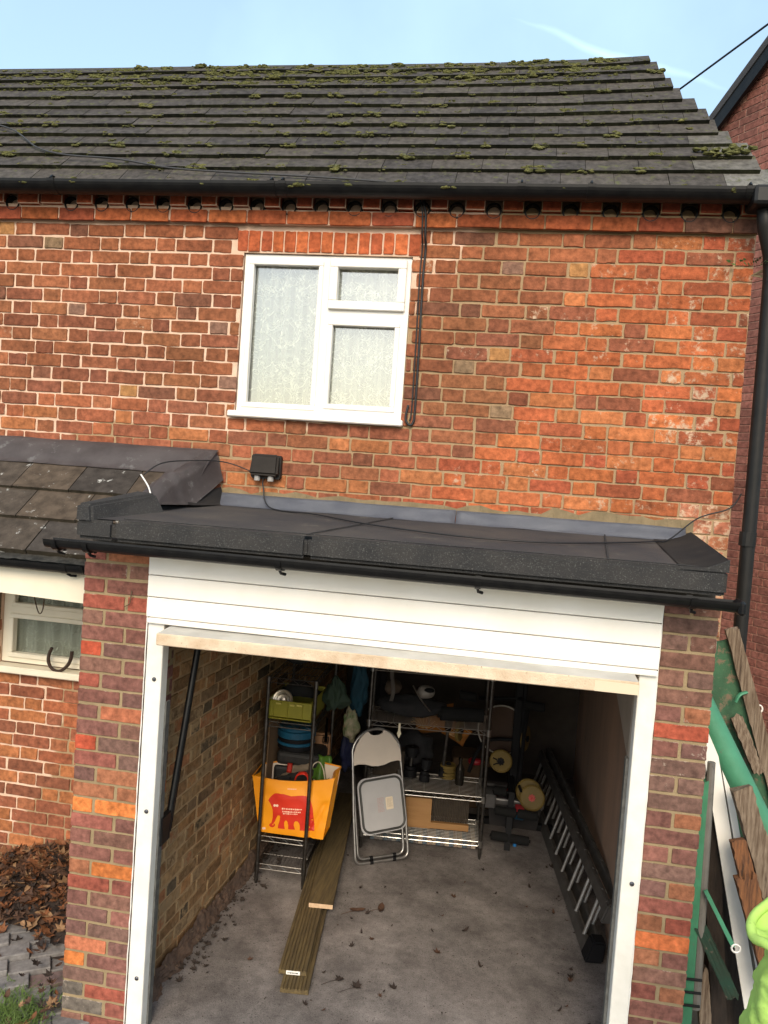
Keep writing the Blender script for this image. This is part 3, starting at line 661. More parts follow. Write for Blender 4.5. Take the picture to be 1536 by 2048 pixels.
# lead flashing against the wall
for (x0, x1) in ((-1.63, -0.275), (-0.272, 0.90)):
    b = NB(); sheet(b, lambda u, v: V((x0 + (x1 - x0) * u, -.020 - .05 * (1 - v) - .006 * mnoise.noise(V((u * 7 + x0, v * 2, 0))), 2.414 + .070 * v + .003 * mnoise.noise(V((u * 6 + x0, 0, 4))))), 40, 6); solidify(b, .003); obj('lead_flashing', b, M['lead'], gar, smooth=True)
# fascia: three white boards and the bead below
zt = 2.215; hh = 0.102
for k in range(3):
    b = NB(); z1 = zt - .008 - k * hh; z0 = z1 - hh + .004
    if k == 2: z0 = 1.912
    box(b, -1.620, 0.671, FY - .022, FY + .02, z0, z1, bev=.003)
    obj('fascia_board', b, M['upvc'], gar)
b = NB(); box(b, -1.612, 0.668, FY - .034, FY + .02, 1.884, 1.909, bev=.006, seg=2); obj('fascia_bead', b, M['upvc'], gar)
# front gutter with brackets and open end
b = NB(); halfround(b, -2.03, 0.915, -0.985, 2.255, 0.043, 12, dz=-0.006)
gg = obj('gutter', b, M['gutter'], gar)
for x in (-1.98, -1.83, -0.945, -0.10, 0.74):
    v = NB(); halfround(v, x - .012, x + .012, -0.985, 2.253, 0.050, 12); tube(v, [(x, -0.985, 2.205), (x + .003, -0.975, 2.192), (x + .02, -.96, 2.186)], .007, 6); tube(v, [(x, -.945, 2.24), (x, -.93, 2.2)], .008, 6); obj('gutter_bracket', v, M['gutter'], gg)
v = NB(); box(v, 0.905, 0.932, -1.032, -0.935, 2.198, 2.256, bev=.01); obj('stop_end', v, M['gutter'], gg)
b = NB(); box(b, -1.62, 0.67, -0.93, -0.825, 2.216, 2.226); obj('soffit', b, M['upvc'], gar)
# posts
for x0, x1 in ((-1.612, -1.532), (0.596, 0.672)):
    b = NB(); box(b, x0, x1, FY - .012, FY + .058, FLOOR - .05, 1.884, bev=.006, seg=2); pst = obj('door_post', b, M['post'], gar)
    for z in ((0.99, 0.18, 1.62) if x0 < 0 else (0.985, 0.2)):
        v = NB(); c = (x0 + x1) / 2 + .006; lathe(v, Fr((c, FY - .012, z), (1, 0, 0), (0, 0, 1)), [(.010, 0.0), (.010, .004), (.006, .008), (0, .009)], 12); obj('bolt_head', v, mat('bolt', (.14, .14, .15), rough=.35, metal=.9) if 'bolt' not in M else M['bolt'], pst)
for x0, x1, nm in ((-1.531, -1.523, 0), (0.582, 0.594, 1)):
    b = NB(); box(b, x0, x1, FY + .045, FY + .085, FLOOR, 1.5); obj('steel_track', b, mat('galvanised', (.15, .15, .14), (.09, .09, .085), rough=.6, metal=.2, scale=30, spec=.2), gar)
for x0, x1, y0, y1 in ((-1.58, -1.66, FY + .06, FY + .10), (0.62, 0.72, FY + .06, FY + .24)):
    b = NB(); box(b, min(x0, x1), max(x0, x1), y0, y1, FLOOR, 1.9); obj('door_jamb', b, M['render2'], gar)
# white mastic bead along fascia and posts
b = NB()
for x, z0, z1 in ((-1.6215, -0.1, 2.2), (0.6725, -0.1, 2.2)):
    tube(b, [V((x + .0025 * mnoise.noise(V((k * .7, x, 0))), FY - .004, z0 + (z1 - z0) * k / 60)) for k in range(61)], [.003 + .002 * mnoise.noise(V((k * .9, x, 5))) for k in range(61)], 5)
b.free()
for x, z0, z1 in ((-1.6215, -0.1, 2.2), (0.6725, -0.1, 2.2)):
    b = NB(); tube(b, [V((x + .0025 * mnoise.noise(V((k * .7, x, 0))), FY - .004, z0 + (z1 - z0) * k / 60)) for k in range(61)], [.003 + .002 * mnoise.noise(V((k * .9, x, 5))) for k in range(61)], 5); obj('sealant', b, M['upvc'], gar)
# door leaf, swung up under the ceiling: dirty edge towards us, faded top
M['leaf'] = mat('door_leaf_edge', (0.66, 0.54, 0.40), (0.50, 0.37, 0.25), scale=9, rough=.85, bump=.8, bscale=140, c3=(0.20, 0.12, 0.07), sc3=90, t3=.61)
M['leaf_top'] = mat('door_leaf_face', (0.52, 0.51, 0.48), (0.40, 0.39, 0.36), scale=5, rough=.6, c3=(0.2, 0.19, 0.17), sc3=34, t3=.66)
b = NB(); v, fs = hexa(b, [(-1.503, -0.955, 1.816), (0.576, -0.955, 1.828), (0.566, 1.05, 1.93), (-1.493, 1.05, 1.93), (-1.503, -0.955, 1.870), (0.576, -0.955, 1.882), (0.566, 1.05, 1.985), (-1.493, 1.05, 1.985)]); fs[1].material_index = 1
bmesh.ops.bevel(b, geom=list({e for f in fs for e in f.edges}), offset=.004, segments=1, affect='EDGES')
leaf = obj('door_leaf', b, [M['leaf'], M['leaf_top']], gar)
b = NB(); box(b, 0.40, 0.574, -0.9575, -0.95, 1.83, 1.872); obj('edge_patch', b, mat('pale_edge_strip', (0.62, 0.52, 0.38), rough=.7), leaf)
# lifting arm: black bar at the left
b = NB(); tube(b, [(-1.515, -0.40, 1.80), (-1.53, -0.66, 0.80)], 0.016, 12); tube(b, [(-1.515, -0.375, 1.80), (-1.525, -0.63, 0.82)], 0.009, 8); box(b, -1.545, -1.515, -0.74, -0.64, 0.79, 0.93, bev=.004)
obj('lifting_arm', b, M['gutter'], gar)
b = NB(); tube(b, [(0.655, -0.52, 1.85), (0.66, -0.53, 0.40)], 0.006, 8); tube(b, [(0.665, -0.50, 1.85), (0.668, -0.51, 0.40)], 0.005, 8); box(b, .655, .675, -.55, -.49, .38, .5); obj('lifting_cable', b, M['gutter'], gar)

# ------------------------------------------------------------------ lean-to roof on the left
lean = thing('lean_to_roof', 'small tiled lean-to roof with grey lead flashing left of the flat garage roof', 'roof', (-2.6, -0.3, 2.0))
LP = math.atan2(0.50, 0.60)
def leanp(x, t, h=0): return V((x, -0.64 + t * math.cos(LP) - h * math.sin(LP), 2.125 + t * math.sin(LP) + h * math.cos(LP)))
b = NB(); tl = [-.02, .215, .445, .70]
for i in range(3):
    x = -3.7 + (0.17 if i % 2 else .02); xe_ = (-1.90, -1.83, -1.705)[i]
    while x < xe_ - .04:
        xe = min(x + .335, xe_)
        h0 = .05 + U(-.003, .004); n0 = len(b.faces); dt = U(-.004, .004)
        v, fs = hexa(b, [leanp(x + .003, tl[i] + dt, h0 - .036), leanp(xe - .003, tl[i] + dt, h0 - .036), leanp(xe - .003, tl[i + 1] + .06, 0), leanp(x + .003, tl[i + 1] + .06, 0), leanp(x + .003, tl[i] + dt, h0), leanp(xe - .003, tl[i] + dt, h0), leanp(xe - .003, tl[i + 1] + .06, .024), leanp(x + .003, tl[i + 1] + .06, .024)])
        k = U(.8, 1.2); c = rnd.choice([(0.062, 0.050, 0.040), (0.076, 0.058, 0.043), (0.050, 0.043, 0.038)]); paint(b, fs, tuple(q * k for q in c)); paint(b, [fs[2], fs[3], fs[5]], (0.05, 0.042, 0.03)); x = xe
obj('tiles', b, M['conc_tile'], lean)
b = NB(); q = [b.verts.new(p) for p in (leanp(-3.7, 0, -.005), leanp(-1.95, 0, -.005), leanp(-1.69, .74, -.005), leanp(-3.7, .74, -.005))]; b.faces.new(q); solidify(b, .01); obj('roof_boarding', b, M['dark'], lean)
b = NB()   # lead cover flashing along the wall and down the right-hand step
sheet(b, lambda u, v: V((-3.7 + 2.07 * u - .03 * (1 - v) * (u > .97), -.012 - .15 * (1 - v) ** .8, 2.575 + .14 * v ** .9 + .006 * mnoise.noise(V((u * 11, v * 2, 0))) + (.004 if v > .5 else 0))), 50, 5); solidify(b, .004); obj('lead_flashing', b, M['lead_dark'], lean, smooth=True)
b = NB()   # lead hood: a rolled strip running down the step, with a rounded lower lip
HP = [(-.125, -.05), (-.105, -.008), (-.075, .022), (-.04, .034), (-.005, .026), (.022, -.005), (.034, -.06), (.05, -.12), (.07, -.17)]
def hood_(u, v):
    A_, B_ = V((-1.645, -.012, 2.69)), V((-1.775, -.44, 2.475)); p = A_ * (1 - v) + B_ * v
    k = u * (len(HP) - 1); i = min(int(k), len(HP) - 2); f = k - i; dx = HP[i][0] * (1 - f) + HP[i + 1][0] * f; dz_ = HP[i][1] * (1 - f) + HP[i + 1][1] * f
    lip = .014 * math.exp(-((v - .70) / .05) ** 2) - .05 * max(0, (v - .80) / .20) ** 2
    zz = p.z + dz_ * (.8 + .2 * v) + lip + .005 * mnoise.noise(V((u * 4, v * 6, 2)))
    return V((p.x + dx * (.75 + .25 * v), p.y - .05 * max(0, (v - .8) / .2), max(zz, 2.415 if u > .7 else 2.40)))
sheet(b, hood_, 32, 30); solidify(b, .004); obj('lead_hood', b, M['lead_dark'], lean, smooth=True)
b = NB(); sheet(b, lambda u, v: V((-1.70 + .10 * u + .05 * v, -.02 - .34 * (1 - u) * .8, 2.414 + .10 * (1 - v) ** 2 * (.4 + .6 * u))), 12, 8); solidify(b, .004); obj('felt_corner', b, M['felt_top'], lean, smooth=True)
# gutter, fascia and soffit of the lean-to
b = NB(); halfround(b, -3.7, -2.0, -0.70, 2.105, 0.045, 12, dz=-.004); lg = obj('gutter', b, M['gutter'], lean)
v = NB(); halfround(v, -2.12, -2.085, -0.70, 2.104, 0.050, 12); tube(v, [(-2.1, -.70, 2.056), (-2.085, -.69, 2.045), (-2.06, -.68, 2.045)], .007, 6); obj('gutter_bracket', v, M['gutter'], lg)
b = NB(); hexa(b, [(-3.7, -0.655, 1.955), (-1.955, -0.655, 1.905), (-1.955, -0.635, 1.905), (-3.7, -0.635, 1.955), (-3.7, -0.655, 2.105), (-1.955, -0.655, 2.085), (-1.955, -0.635, 2.085), (-3.7, -0.635, 2.105)]); obj('fascia_board', b, M['cream'], lean)
b = NB(); hexa(b, [(-3.7, -0.634, 1.955), (-1.955, -0.634, 1.905), (-1.955, -0.002, 1.925), (-3.7, -0.002, 1.965), (-3.7, -0.634, 1.965), (-1.955, -0.634, 1.915), (-1.955, -0.002, 1.935), (-3.7, -0.002, 1.975)]); obj('soffit', b, M['cream'], lean)
b = NB()   # torn underlay showing at the eave
sheet(b, lambda u, v: V((-3.0 + 1.0 * u, -.66 - .05 * v, 2.13 - .025 * v + .01 * mnoise.noise(V((u * 20, v * 3, 0))))), 40, 3); solidify(b, .002); obj('underlay', b, mat('torn_felt', (.10, .095, .085), (.03, .03, .028), scale=20, rough=.9), lean)

# ------------------------------------------------------------------ neighbour's gable on the right
nb = thing('neighbour_house', 'dark red brick gable of the next house with a black bargeboard', 'house', (2.2, 3.65, 0))
A0 = V((2.19, 3.66, 0)); nu = V((-.574, .819, 0)).normalized(); nn_ = V((-nu.y, nu.x, 0))     # nn_ faces the camera side
if nn_.dot(CAMP - A0) < 0: nn_ = -nn_
def vz(s): return 6.835 - (s - .175) * 0.815
b = NB(); F = Fr(A0, nu, (0, 0, 1)); sg = 1 if F.c.dot(nn_) > 0 else -1
pl = [(-2.6, -.3), (2.6, -.3), (2.6, vz(2.6)), (-1.2, vz(-1.2)), (-2.6, vz(-1.2) - 1.1)]
prism(b, F, pl, -0.2 * sg, -0.006 * sg); paint(b, b.faces, (.2, .1, .1))
def nb_col(x, z, row, bi, wd):
    if z > vz(x) - .03 or (x < -1.2 and z > vz(-1.2) - (-1.2 - x) * .8): return None
    c = rnd.choice([(0.23, 0.092, 0.070), (0.25, 0.100, 0.076), (0.21, 0.088, 0.068), (0.26, 0.108, 0.082)]); k = U(.9, 1.1); return c[0] * k, c[1] * k, c[2] * k, 1
lay_bricks(b, A0, nu, nn_, -2.6, 2.6, 0.0, 8.0, lambda a, c: [(-2.6, 2.6)], nb_col, rough=.35, h=.075, j=.011, bond='stretcher', Ls=.215)
obj('wall', b, [M['mortar_nb'], M['brick_nb']], nb)
b = NB()
prism(b, F, [(2.6, vz(2.6) + .02), (2.6, vz(2.6) - .13), (-1.2, vz(-1.2) - .13), (-1.2, vz(-1.2) + .02)] if True else [], 0.05 * sg, 0.09 * sg); obj('bargeboard', b, M['gutter'], nb)
b = NB(); prism(b, F, [(2.6, vz(2.6) + .11), (2.6, vz(2.6) + .022), (-1.2, vz(-1.2) + .022), (-1.2, vz(-1.2) + .11)], -3.0 * sg, 0.10 * sg); obj('roof', b, mat('slate', (.05, .048, .05), (.035, .034, .036), scale=10, rough=.8), nb)

# ------------------------------------------------------------------ ground
M['concrete'] = mat('concrete_floor', (0.225, 0.203, 0.193), (0.128, 0.113, 0.107), scale=3.6, rough=.9, bump=.8, bscale=120, c3=(0.050, 0.042, 0.038), sc3=90, t3=.58, spec=.25)
b = NB(); g = sheet(b, lambda u, v: V((-1.78 + 2.6 * u, -1.3 + 4.65 * v, FLOOR + .004 * mnoise.noise(V((u * 5, v * 8, 0))))), 40, 60); 
n_ = M['concrete'].node_tree.nodes; L_ = M['concrete'].node_tree.links; p_ = n_['Principled BSDF']; src_ = p_.inputs['Base Color'].links[0].from_socket
tc_ = n_.new('ShaderNodeTexCoord')
for sc_, lo_, hi_ in ((1.1, .66, 1.25), (16, .8, 1.15), (190, .72, 1.35)):
    q_ = n_.new('ShaderNodeTexNoise'); q_.inputs['Scale'].default_value = sc_; q_.inputs['Detail'].default_value = 9; q_.inputs['Roughness'].default_value = .7; L_.new(tc_.outputs['Object'], q_.inputs['Vector'])
    r_ = n_.new('ShaderNodeMapRange'); r_.inputs[1].default_value = .35; r_.inputs[2].default_value = .65; r_.inputs[3].default_value = lo_; r_.inputs[4].default_value = hi_; L_.new(q_.outputs['Fac'], r_.inputs[0])
    y_ = n_.new('ShaderNodeMix'); y_.data_type = 'RGBA'; y_.blend_type = 'MULTIPLY'; y_.inputs['Factor'].default_value = 1; L_.new(src_, y_.inputs['A']); L_.new(r_.outputs[0], y_.inputs['B']); src_ = y_.outputs['Result']
L_.new(src_, p_.inputs['Base Color'])
obj('floor', b, M['concrete'], kind='structure')
b = NB(); q = [b.verts.new(p) for p in ((-900, -900, FLOOR - .03), (900, -900, FLOOR - .03), (900, 900, FLOOR - .03), (-900, 900, FLOOR - .03))]; b.faces.new(q); obj('ground', b, mat('soil_ground', (0.09, 0.075, 0.055), (0.06, 0.05, 0.036), scale=2, rough=1, bump=.8, bscale=20, c3=(.12, .10, .05), sc3=9, t3=.6), kind='structure')
b = NB()   # block paving
M['paver'] = mat('block_paving', (1, 1, 1), attr=True, attr_lo=.65, attr_hi=1.3, scale=30, rough=.9, bump=.5, bscale=120, c3=(.05, .048, .045), sc3=60, t3=.64)
ang = R(33); ca, sa = math.cos(ang), math.sin(ang)
for i in range(-40, 40):
    for j in range(-40, 40):
        px, py = i * .206 + (j % 2) * .103, j * .104
        X, Y = -2.6 + px * ca - py * sa, -1.2 + px * sa + py * ca
        if not (-4.2 < X < 2.5 and -3.6 < Y < -0.05) or (X > -1.85 and X < .75 and Y > -1.45) or (X > .6 and Y > -.7): continue
        Fp = Fr((X, Y, FLOOR + .012 + U(-.004, .004) + (0.09 if X < -2.0 else 0) * max(0, min(1, (-2.0 - X) / .5)) * max(0, min(1, (Y + 1.4) / .8))), (ca, sa, U(-.02, .02)), (-sa, ca, U(-.02, .02)))
        n0 = len(b.faces); fbox(b, Fp, .001, .2045, .001, .1025, -.04, 0, bev=.004); b.faces.ensure_lookup_table(); k = U(.8, 1.2); paint(b, b.faces[n0:], mixc3((.15, .14, .135), (.20, .185, .175), rnd.random()) if rnd.random() > .1 else (.16, .11, .10))
obj('path', b, M['paver'], kind='structure')

# ------------------------------------------------------------------ fittings and cables on the wall
M['chrome'] = mat('chrome_wire', (0.45, 0.44, 0.42), rough=.28, metal=1.0)
M['dark_chrome'] = mat('dark_chrome', (0.17, 0.16, 0.15), (0.10, 0.095, 0.09), rough=.35, metal=1.0, scale=40)
M['cable'] = mat('black_cable', (0.012, 0.012, 0.013), rough=.5)
M['black'] = mat('black_plastic_matt', (0.008, 0.008, 0.009), rough=.6, spec=.12)
M['foam'] = mat('black_foam', (0.014, 0.014, 0.014), rough=.9, spec=.1, bump=.3, bscale=200)
bx = thing('wall_socket_box', 'dark brown weatherproof box on the brick wall under the upper window', 'socket', (-1.34, -.03, 2.585))
b = NB(); prism(b, Fr((-1.342, -.004, 2.64), (1, 0, 0), (0, 0, 1)), [(-.085, -.05), (-.075, -.062), (.075, -.062), (.085, -.05), (.085, .06), (.078, .07), (-.078, .07), (-.085, .06)], 0.0, 0.03); obj('back_plate', b, M['iron'], bx)
b = NB(); v, fs = hexa(b, [(-1.425, -.085, 2.60), (-1.262, -.085, 2.60), (-1.262, -.03, 2.585), (-1.425, -.03, 2.585), (-1.418, -.055, 2.712), (-1.268, -.055, 2.712), (-1.268, -.03, 2.715), (-1.418, -.03, 2.715)]); bmesh.ops.bevel(b, geom=list({e for f in fs for e in f.edges}), offset=.012, segments=3, affect='EDGES'); obj('lid', b, mat('brown_lid', (.016, .013, .011), (.024, .020, .017), scale=8, rough=.6, spec=.15), bx, smooth=False)
for x in (-1.385, -1.308):
    v = NB(); cyl(v, (x, -.045, 2.60), (x, -.045, 2.566), .017, 12); obj('cable_gland', v, mat('grey_gland', (.30, .29, .28), rough=.6), bx)
def cable(name, label, pts, r, m=None, sub=8, cat='cable'):
    b = NB(); tube(b, smoothpath(pts, sub), r, 6); return obj(name, b, m or M['cable'], None, label, cat, smooth=True)
def dz(x, y): return deckz(y, x) + .012
cable('cable', 'thin black cable hanging from the wall box and trailing across the flat felt roof', [(-1.35, -.045, 2.575), (-1.345, -.05, 2.53), (-1.28, -.10, dz(-1.28, -.10)), (-1.0, -.22, dz(-1, -.22)), (-.72, -.42, dz(-.72, -.42)), (-.4, -.56, dz(-.4, -.56)), (-.1, -.62, dz(-.1, -.62)), (.2, -.58, dz(.2, -.58)), (.5, -.40, dz(.5, -.4)), (.72, -.22, dz(.72, -.22)), (.80, -.16, dz(.8, -.16) + .01), (.95, -.05, 2.54), (1.10, -.03, 2.60), (1.15, -.035, 2.68)], .004)
cable('cable', 'thin black cable looping over the lead flashing at the end of the lean-to roof', [(-1.86, -.44, 2.56), (-1.80, -.36, 2.625), (-1.70, -.2, 2.65), (-1.58, -.06, 2.655), (-1.45, -.03, 2.62), (-1.35, -.04, 2.575)], .0035)
cable('cable', 'short white wire lying across the felt kerb beside the lead hood', [(-1.86, -.47, 2.56), (-1.80, -.50, 2.50), (-1.77, -.52, 2.44)], .004, M['upvc'])
wcb = [(-.568, -.06, 4.1), (-.55, -.06, 4.03), (-.545, -.045, 3.92), (-.543, -.012, 3.86), (-.546, -.012, 3.69), (-.54, -.012, 3.32), (-.538, -.012, 3.0), (-.545, -.014, 2.935), (-.565, -.016, 2.925), (-.585, -.016, 2.96), (-.575, -.014, 3.03)]
cable('cable', 'black cable running down the bricks right of the upper window to a small loop', wcb, .007)
cable('cable', 'second thinner black cable clipped beside the first right of the upper window', [(x - .018, y, z + .01) for x, y, z in wcb[:8]], .0045)
b = NB()
cable('cable', 'grey wire lying over the left end of the mossy tiles down to the gutter', [roofp(-3.4, .62, .06), roofp(-3.1, .5, .055), roofp(-2.85, .30, .05), roofp(-2.62, .20, .06), roofp(-2.3, .16, .06), roofp(-1.95, .07, .06), roofp(-1.6, .05, .05), roofp(-1.2, .02, .05), roofp(-.75, -.02, .045)], .005, mat('grey_wire', (.035, .035, .037), rough=.6))
cable('overhead_wire', 'dark overhead wire rising from the roof verge into the sky', [(.765, .54, 4.95), (1.081, 0, 5.008), (1.7, -1.06, 5.12), (3.0, -3.3, 5.40), (6.0, -8.4, 6.2)], .0055, M['cable'], 6, 'wire')
# weed rooted at the top right corner
b = NB()
for i in range(70):
    a, l = U(-2.6, .6), U(.03, .10); d = V((math.cos(a) * .9, U(-.8, .0), .35 + .3 * math.sin(a))).normalized(); p = V((1.118, -.02, 3.80)); q = p + d * l * 1.3
    s = V((U(-1, 1), U(-1, 1), U(-1, 1))).normalized() * .008
    vs = [b.verts.new(x) for x in (q - s * .3, q + s + d * .012, q + d * .03, q - s + d * .012)]; b.faces.new(vs)
wd = obj('weed', b, mat('weed_leaf', (.07, .13, .03), (.045, .085, .02), scale=30, rough=.7), None, 'small green weed sprouting from the wall top beside the downpipe', 'plant')
b = NB()
for i in range(26):
    a = U(-.9, .3); l = U(.06, .15); p = V((1.105, -.015, 3.77)); tube(b, [p, p + V((l * .6, -.05, .02 + a * .05)), p + V((l, -.09, a * .12))], .0016, 4)
obj('dead_stalk', b, mat('straw', (.28, .22, .13), rough=.9), wd)
# horseshoe leaning on the lower window sill and cord above
b = NB(); F = Fr((-2.50, -.03, 1.375), (.94, -.1, .22), (-.22, .14, .96))
hp = [(-.052 + .0, .135), (-.074, .10), (-.082, .06), (-.066, .02), (-.03, -.002), (.01, 0.0), (.05, .025), (.074, .06), (.085, .10)]
tube(b, smoothpath([F(x, y, .012) for x, y in hp], 5), .0125, 8, flat=.7); obj('horseshoe', b, mat('rusty_iron', (.035, .022, .017), (.055, .03, .02), scale=60, rough=.8, bump=.5), None, 'rusty iron horseshoe leaning on the sill of the lower left window', 'horseshoe')
cable('cord', 'thin brown cord hanging in a loop in front of the lower left window', [(-2.70, -.05, 1.93), (-2.69, -.05, 1.80), (-2.655, -.05, 1.70), (-2.63, -.05, 1.73), (-2.625, -.05, 1.86), (-2.63, -.05, 1.93)], .0035, M['timber'])
cable('cord', 'frayed pale string end dangling under the cream fascia of the lean-to roof', [(-2.755, -.05, 1.93), (-2.77, -.05, 1.85), (-2.80, -.05, 1.76)], .002, mat('string', (.4, .36, .28), rough=.9))
cable('wire', 'bent bit of wire sticking out of the left brick pier', [(-1.706, FY - .005, 2.02), (-1.702, FY - .02, 1.99), (-1.71, FY - .015, 1.96), (-1.735, FY - .012, 1.945)], .0028, M['timber'])
# brown panel with wire loop by the dark wall
sg_ = thing('hook_panel', 'small brown board with a white wire loop by the dark red brick wall', 'board', (2.05, 2.43, .9))
F = Fr((2.03, 2.43, .985), (.97, .2, -.08), (.1, 0, 1))
b = NB(); prism(b, F, [(-.10, .04), (.05, .03), (.075, 0), (.04, -.09), (-.05, -.10), (-.10, -.06)], -.01, .01); obj('panel', b, mat('brown_board', (.20, .085, .035), (.16, .07, .03), scale=10, rough=.8), sg_)
b = NB(); tube(b, [F(-.14, .115, .02), F(.05, .045, .02)], .005, 6); tube(b, [F(.075 + .032 * math.cos(a * .4), .005 + .032 * math.sin(a * .4), .02) for a in range(16)], .007, 6, closed=True); obj('wire_loop', b, M['upvc'], sg_)

# ------------------------------------------------------------------ wire shelving racks
def wire_rack(name, label, F, W, D, zs, H, mpost, mwire, along='x', step=.026, group=None):
    """F: origin at front-left foot, a = width, b = depth, c = -up?  (uses F.o, a, b and world z)"""
    t = thing(name, label, 'shelf unit', F.o, group)
    P = lambda x, y, z: F.o + F.a * x + F.b * y + V((0, 0, z))
    for (x, y) in ((0, 0), (W, 0), (W, D), (0, D)):
        b = NB(); tube(b, [P(x, y, 0.02), P(x, y, H)], .0125, 12); tube(b, [P(x, y, 0), P(x, y, .03)], .010, 10)
        k = .05
        while k < H: tube(b, [P(x, y, k), P(x, y, k + .003)], .0133, 12); k += .05
        tube(b, [P(x, y, H), P(x, y, H + .006)], .014, 12)
        obj('post', b, mpost, t)
    for z in zs:
        b = NB(); c0 = .018
        for (p, q, n) in (((c0, 0), (W - c0, 0), W), ((c0, D), (W - c0, D), W), ((0, c0), (0, D - c0), D), ((W, c0), (W, D - c0), D)):
            for dzv in (0, .032): tube(b, [P(p[0], p[1], z + dzv), P(q[0], q[1], z + dzv)], .0034, 6)
            m = max(3, int(n / .052)); pts = []
            for k in range(m + 1):
                u = k / m; pts.append(P(p[0] + (q[0] - p[0]) * u, p[1] + (q[1] - p[1]) * u, z + (.032 if k % 2 else 0)))
            tube(b, pts, .0026, 5)
        if along == 'x':
            k = step
            while k < D: tube(b, [P(0.005, k, z + .034), P(W - .005, k, z + .034)], .0019, 5); k += step
            for u in (.2, .5, .8): tube(b, [P(W * u, 0, z + .030), P(W * u, D, z + .030)], .0028, 5)
        else:
            k = step
            while k < W: tube(b, [P(k, 0.0, z + .034), P(k, D, z + .034)], .0019, 5); k += step
            for u in (.2, .5, .8): tube(b, [P(0, D * u, z + .030), P(W, D * u, z + .030)], .0028, 5)
        for (x, y) in ((0, 0), (W, 0), (W, D), (0, D)): tube(b, [P(x, y, z - .008), P(x, y, z + .04)], .0165, 10)
        obj('shelf', b, mwire, t)
    return t
FL = Fr((-1.455, .668, FLOOR), (.318, .011, 0), (0, 1, 0))
lr = wire_rack('wire_rack', 'narrow dark chrome wire rack holding the orange elephant bag by the left wall', FL, .316, .71, [.10, .288, 1.055, 1.345], 1.375, M['dark_chrome'], M['dark_chrome'], along='y', step=.024)
b = NB(); tube(b, [FL.o + V((.316, .05, .14)), FL.o + V((.335, .70, .16))], .006, 6); obj('side_rail', b, M['dark_chrome'], lr)
FB = Fr((-.885, 1.362, FLOOR), (.871, .084, 0), (0, 1, 0))
br = wire_rack('wire_rack', 'wide bright chrome wire rack standing behind the folded chair', FB, .875, .36, [.095, .425, .918, 1.325], 1.40, M['dark_chrome'], M['chrome'], along='x', step=.024)
def PB(x, y, z): return FB.o + FB.a * x + FB.b * y + V((0, 0, z))
b = NB(); prism(b, Fr(PB(.225, -.008, .905), (1, .09, 0), (0, 0, 1)), [(-.008, .045), (-.008, -.01), (-.016, -.03), (0, -.065), (.016, -.03), (.008, -.01), (.008, .045)], -.002, .002); obj('hanging_hook', b, mat('pale_plastic', (.75, .68, .5), rough=.4), None, 'tiny pale plastic clip hanging from the chrome rack shelf', 'hook')

# ------------------------------------------------------------------ folding chair leaning on the wide rack
bl, brt = V((-.862, 1.075, FLOOR + .012)), V((-.517, 1.262, FLOOR + .03)); cm_ = (bl + brt) / 2; top = V((-.865, 1.335, .79))
FC = Fr(cm_, (brt - bl), (top - cm_)); CH = .93
chair = thing('folding_chair', 'folded white metal folding chair leaning on the chrome rack', 'chair', cm_)
M['tubegrey'] = mat('grey_steel_tube', (.40, .385, .37), (.30, .29, .28), rough=.32, metal=.85, scale=20); M['seatgrey'] = mat('grey_seat_board', (.40, .395, .40), (.345, .34, .345), scale=3, rough=.6); M['backgrey'] = mat('pale_seat_vinyl', (.62, .54, .46), (.56, .49, .42), scale=3, rough=.5)
def loop2(w0, w1, b0, btop, cz, r0=.045):
    pts = []
    def arc(cx, cy, r, a0, a1, n=6): return [(cx + r * math.cos(R(a0 + (a1 - a0) * k / n)), cy + r * math.sin(R(a0 + (a1 - a0) * k / n))) for k in range(n + 1)]
    pts += arc(-w0 + r0, b0 + r0, r0, 270, 180) + [(-w0 * .98, .35)] + [(-w1, .62)]
    pts += [(w1 * math.cos(R(a)), btop - .175 + .175 * math.sin(R(a))) for a in range(168, 0, -12)]
    pts += [(w1, .62), (w0 * .98, .35)] + arc(w0 - r0, b0 + r0, r0, 0, -90)
    return [FC(x, y, cz) for x, y in pts]
# normal FC.c points towards the viewer side when negative Y
sgn = 1 if FC.c.y < 0 else -1
b = NB(); tube(b, loop2(.198, .185, .0, .905, 0.0), .0105, 10, closed=True); obj('frame', b, M['tubegrey'], chair, smooth=True)
b = NB(); L = []
for k in range(7): a = R(270 - 90 * k / 6); L.append((-.172 + .045 + .045 * math.cos(a), .022 + .045 + .045 * math.sin(a)))
L += [(-.176, .40), (-.172, .60)]; Lr = [(-x, y) for x, y in L][::-1]
tube(b, [FC(x, y, -.022 * sgn) for x, y in L[::-1]] + [FC(x, y, -.022 * sgn) for x, y in Lr[::-1]], .0105, 10); obj('rear_leg', b, M['tubegrey'], chair, smooth=True)
b = NB(); bp = [(-.178, .665), (-.182, .70), (-.176, .745), (-.155, .80), (-.12, .852), (-.085, .882), (-.06, .893), (-.045, .872), (-.02, .862), (.02, .862), (.045, .872), (.06, .893), (.085, .882), (.12, .852), (.155, .80), (.176, .745), (.182, .70), (.178, .665), (.15, .672), (.10, .668), (.05, .652), (0, .646), (-.05, .652), (-.10, .668), (-.15, .672)]
prism(b, FC, bp, .004 * sgn, .022 * sgn); obj('backrest', b, M['backgrey'], chair)
SX = .012
F2 = Fr(FC(SX, .385, .022 * sgn), FC.a * math.cos(R(3)) + FC.b * math.sin(R(3)), FC.b * math.cos(R(3)) - FC.a * math.sin(R(3)))
b = NB(); prism(b, F2, rrect(.345, .385, .06, 6), 0, .012 * sgn); seat = obj('seat', b, M['seatgrey'], chair)
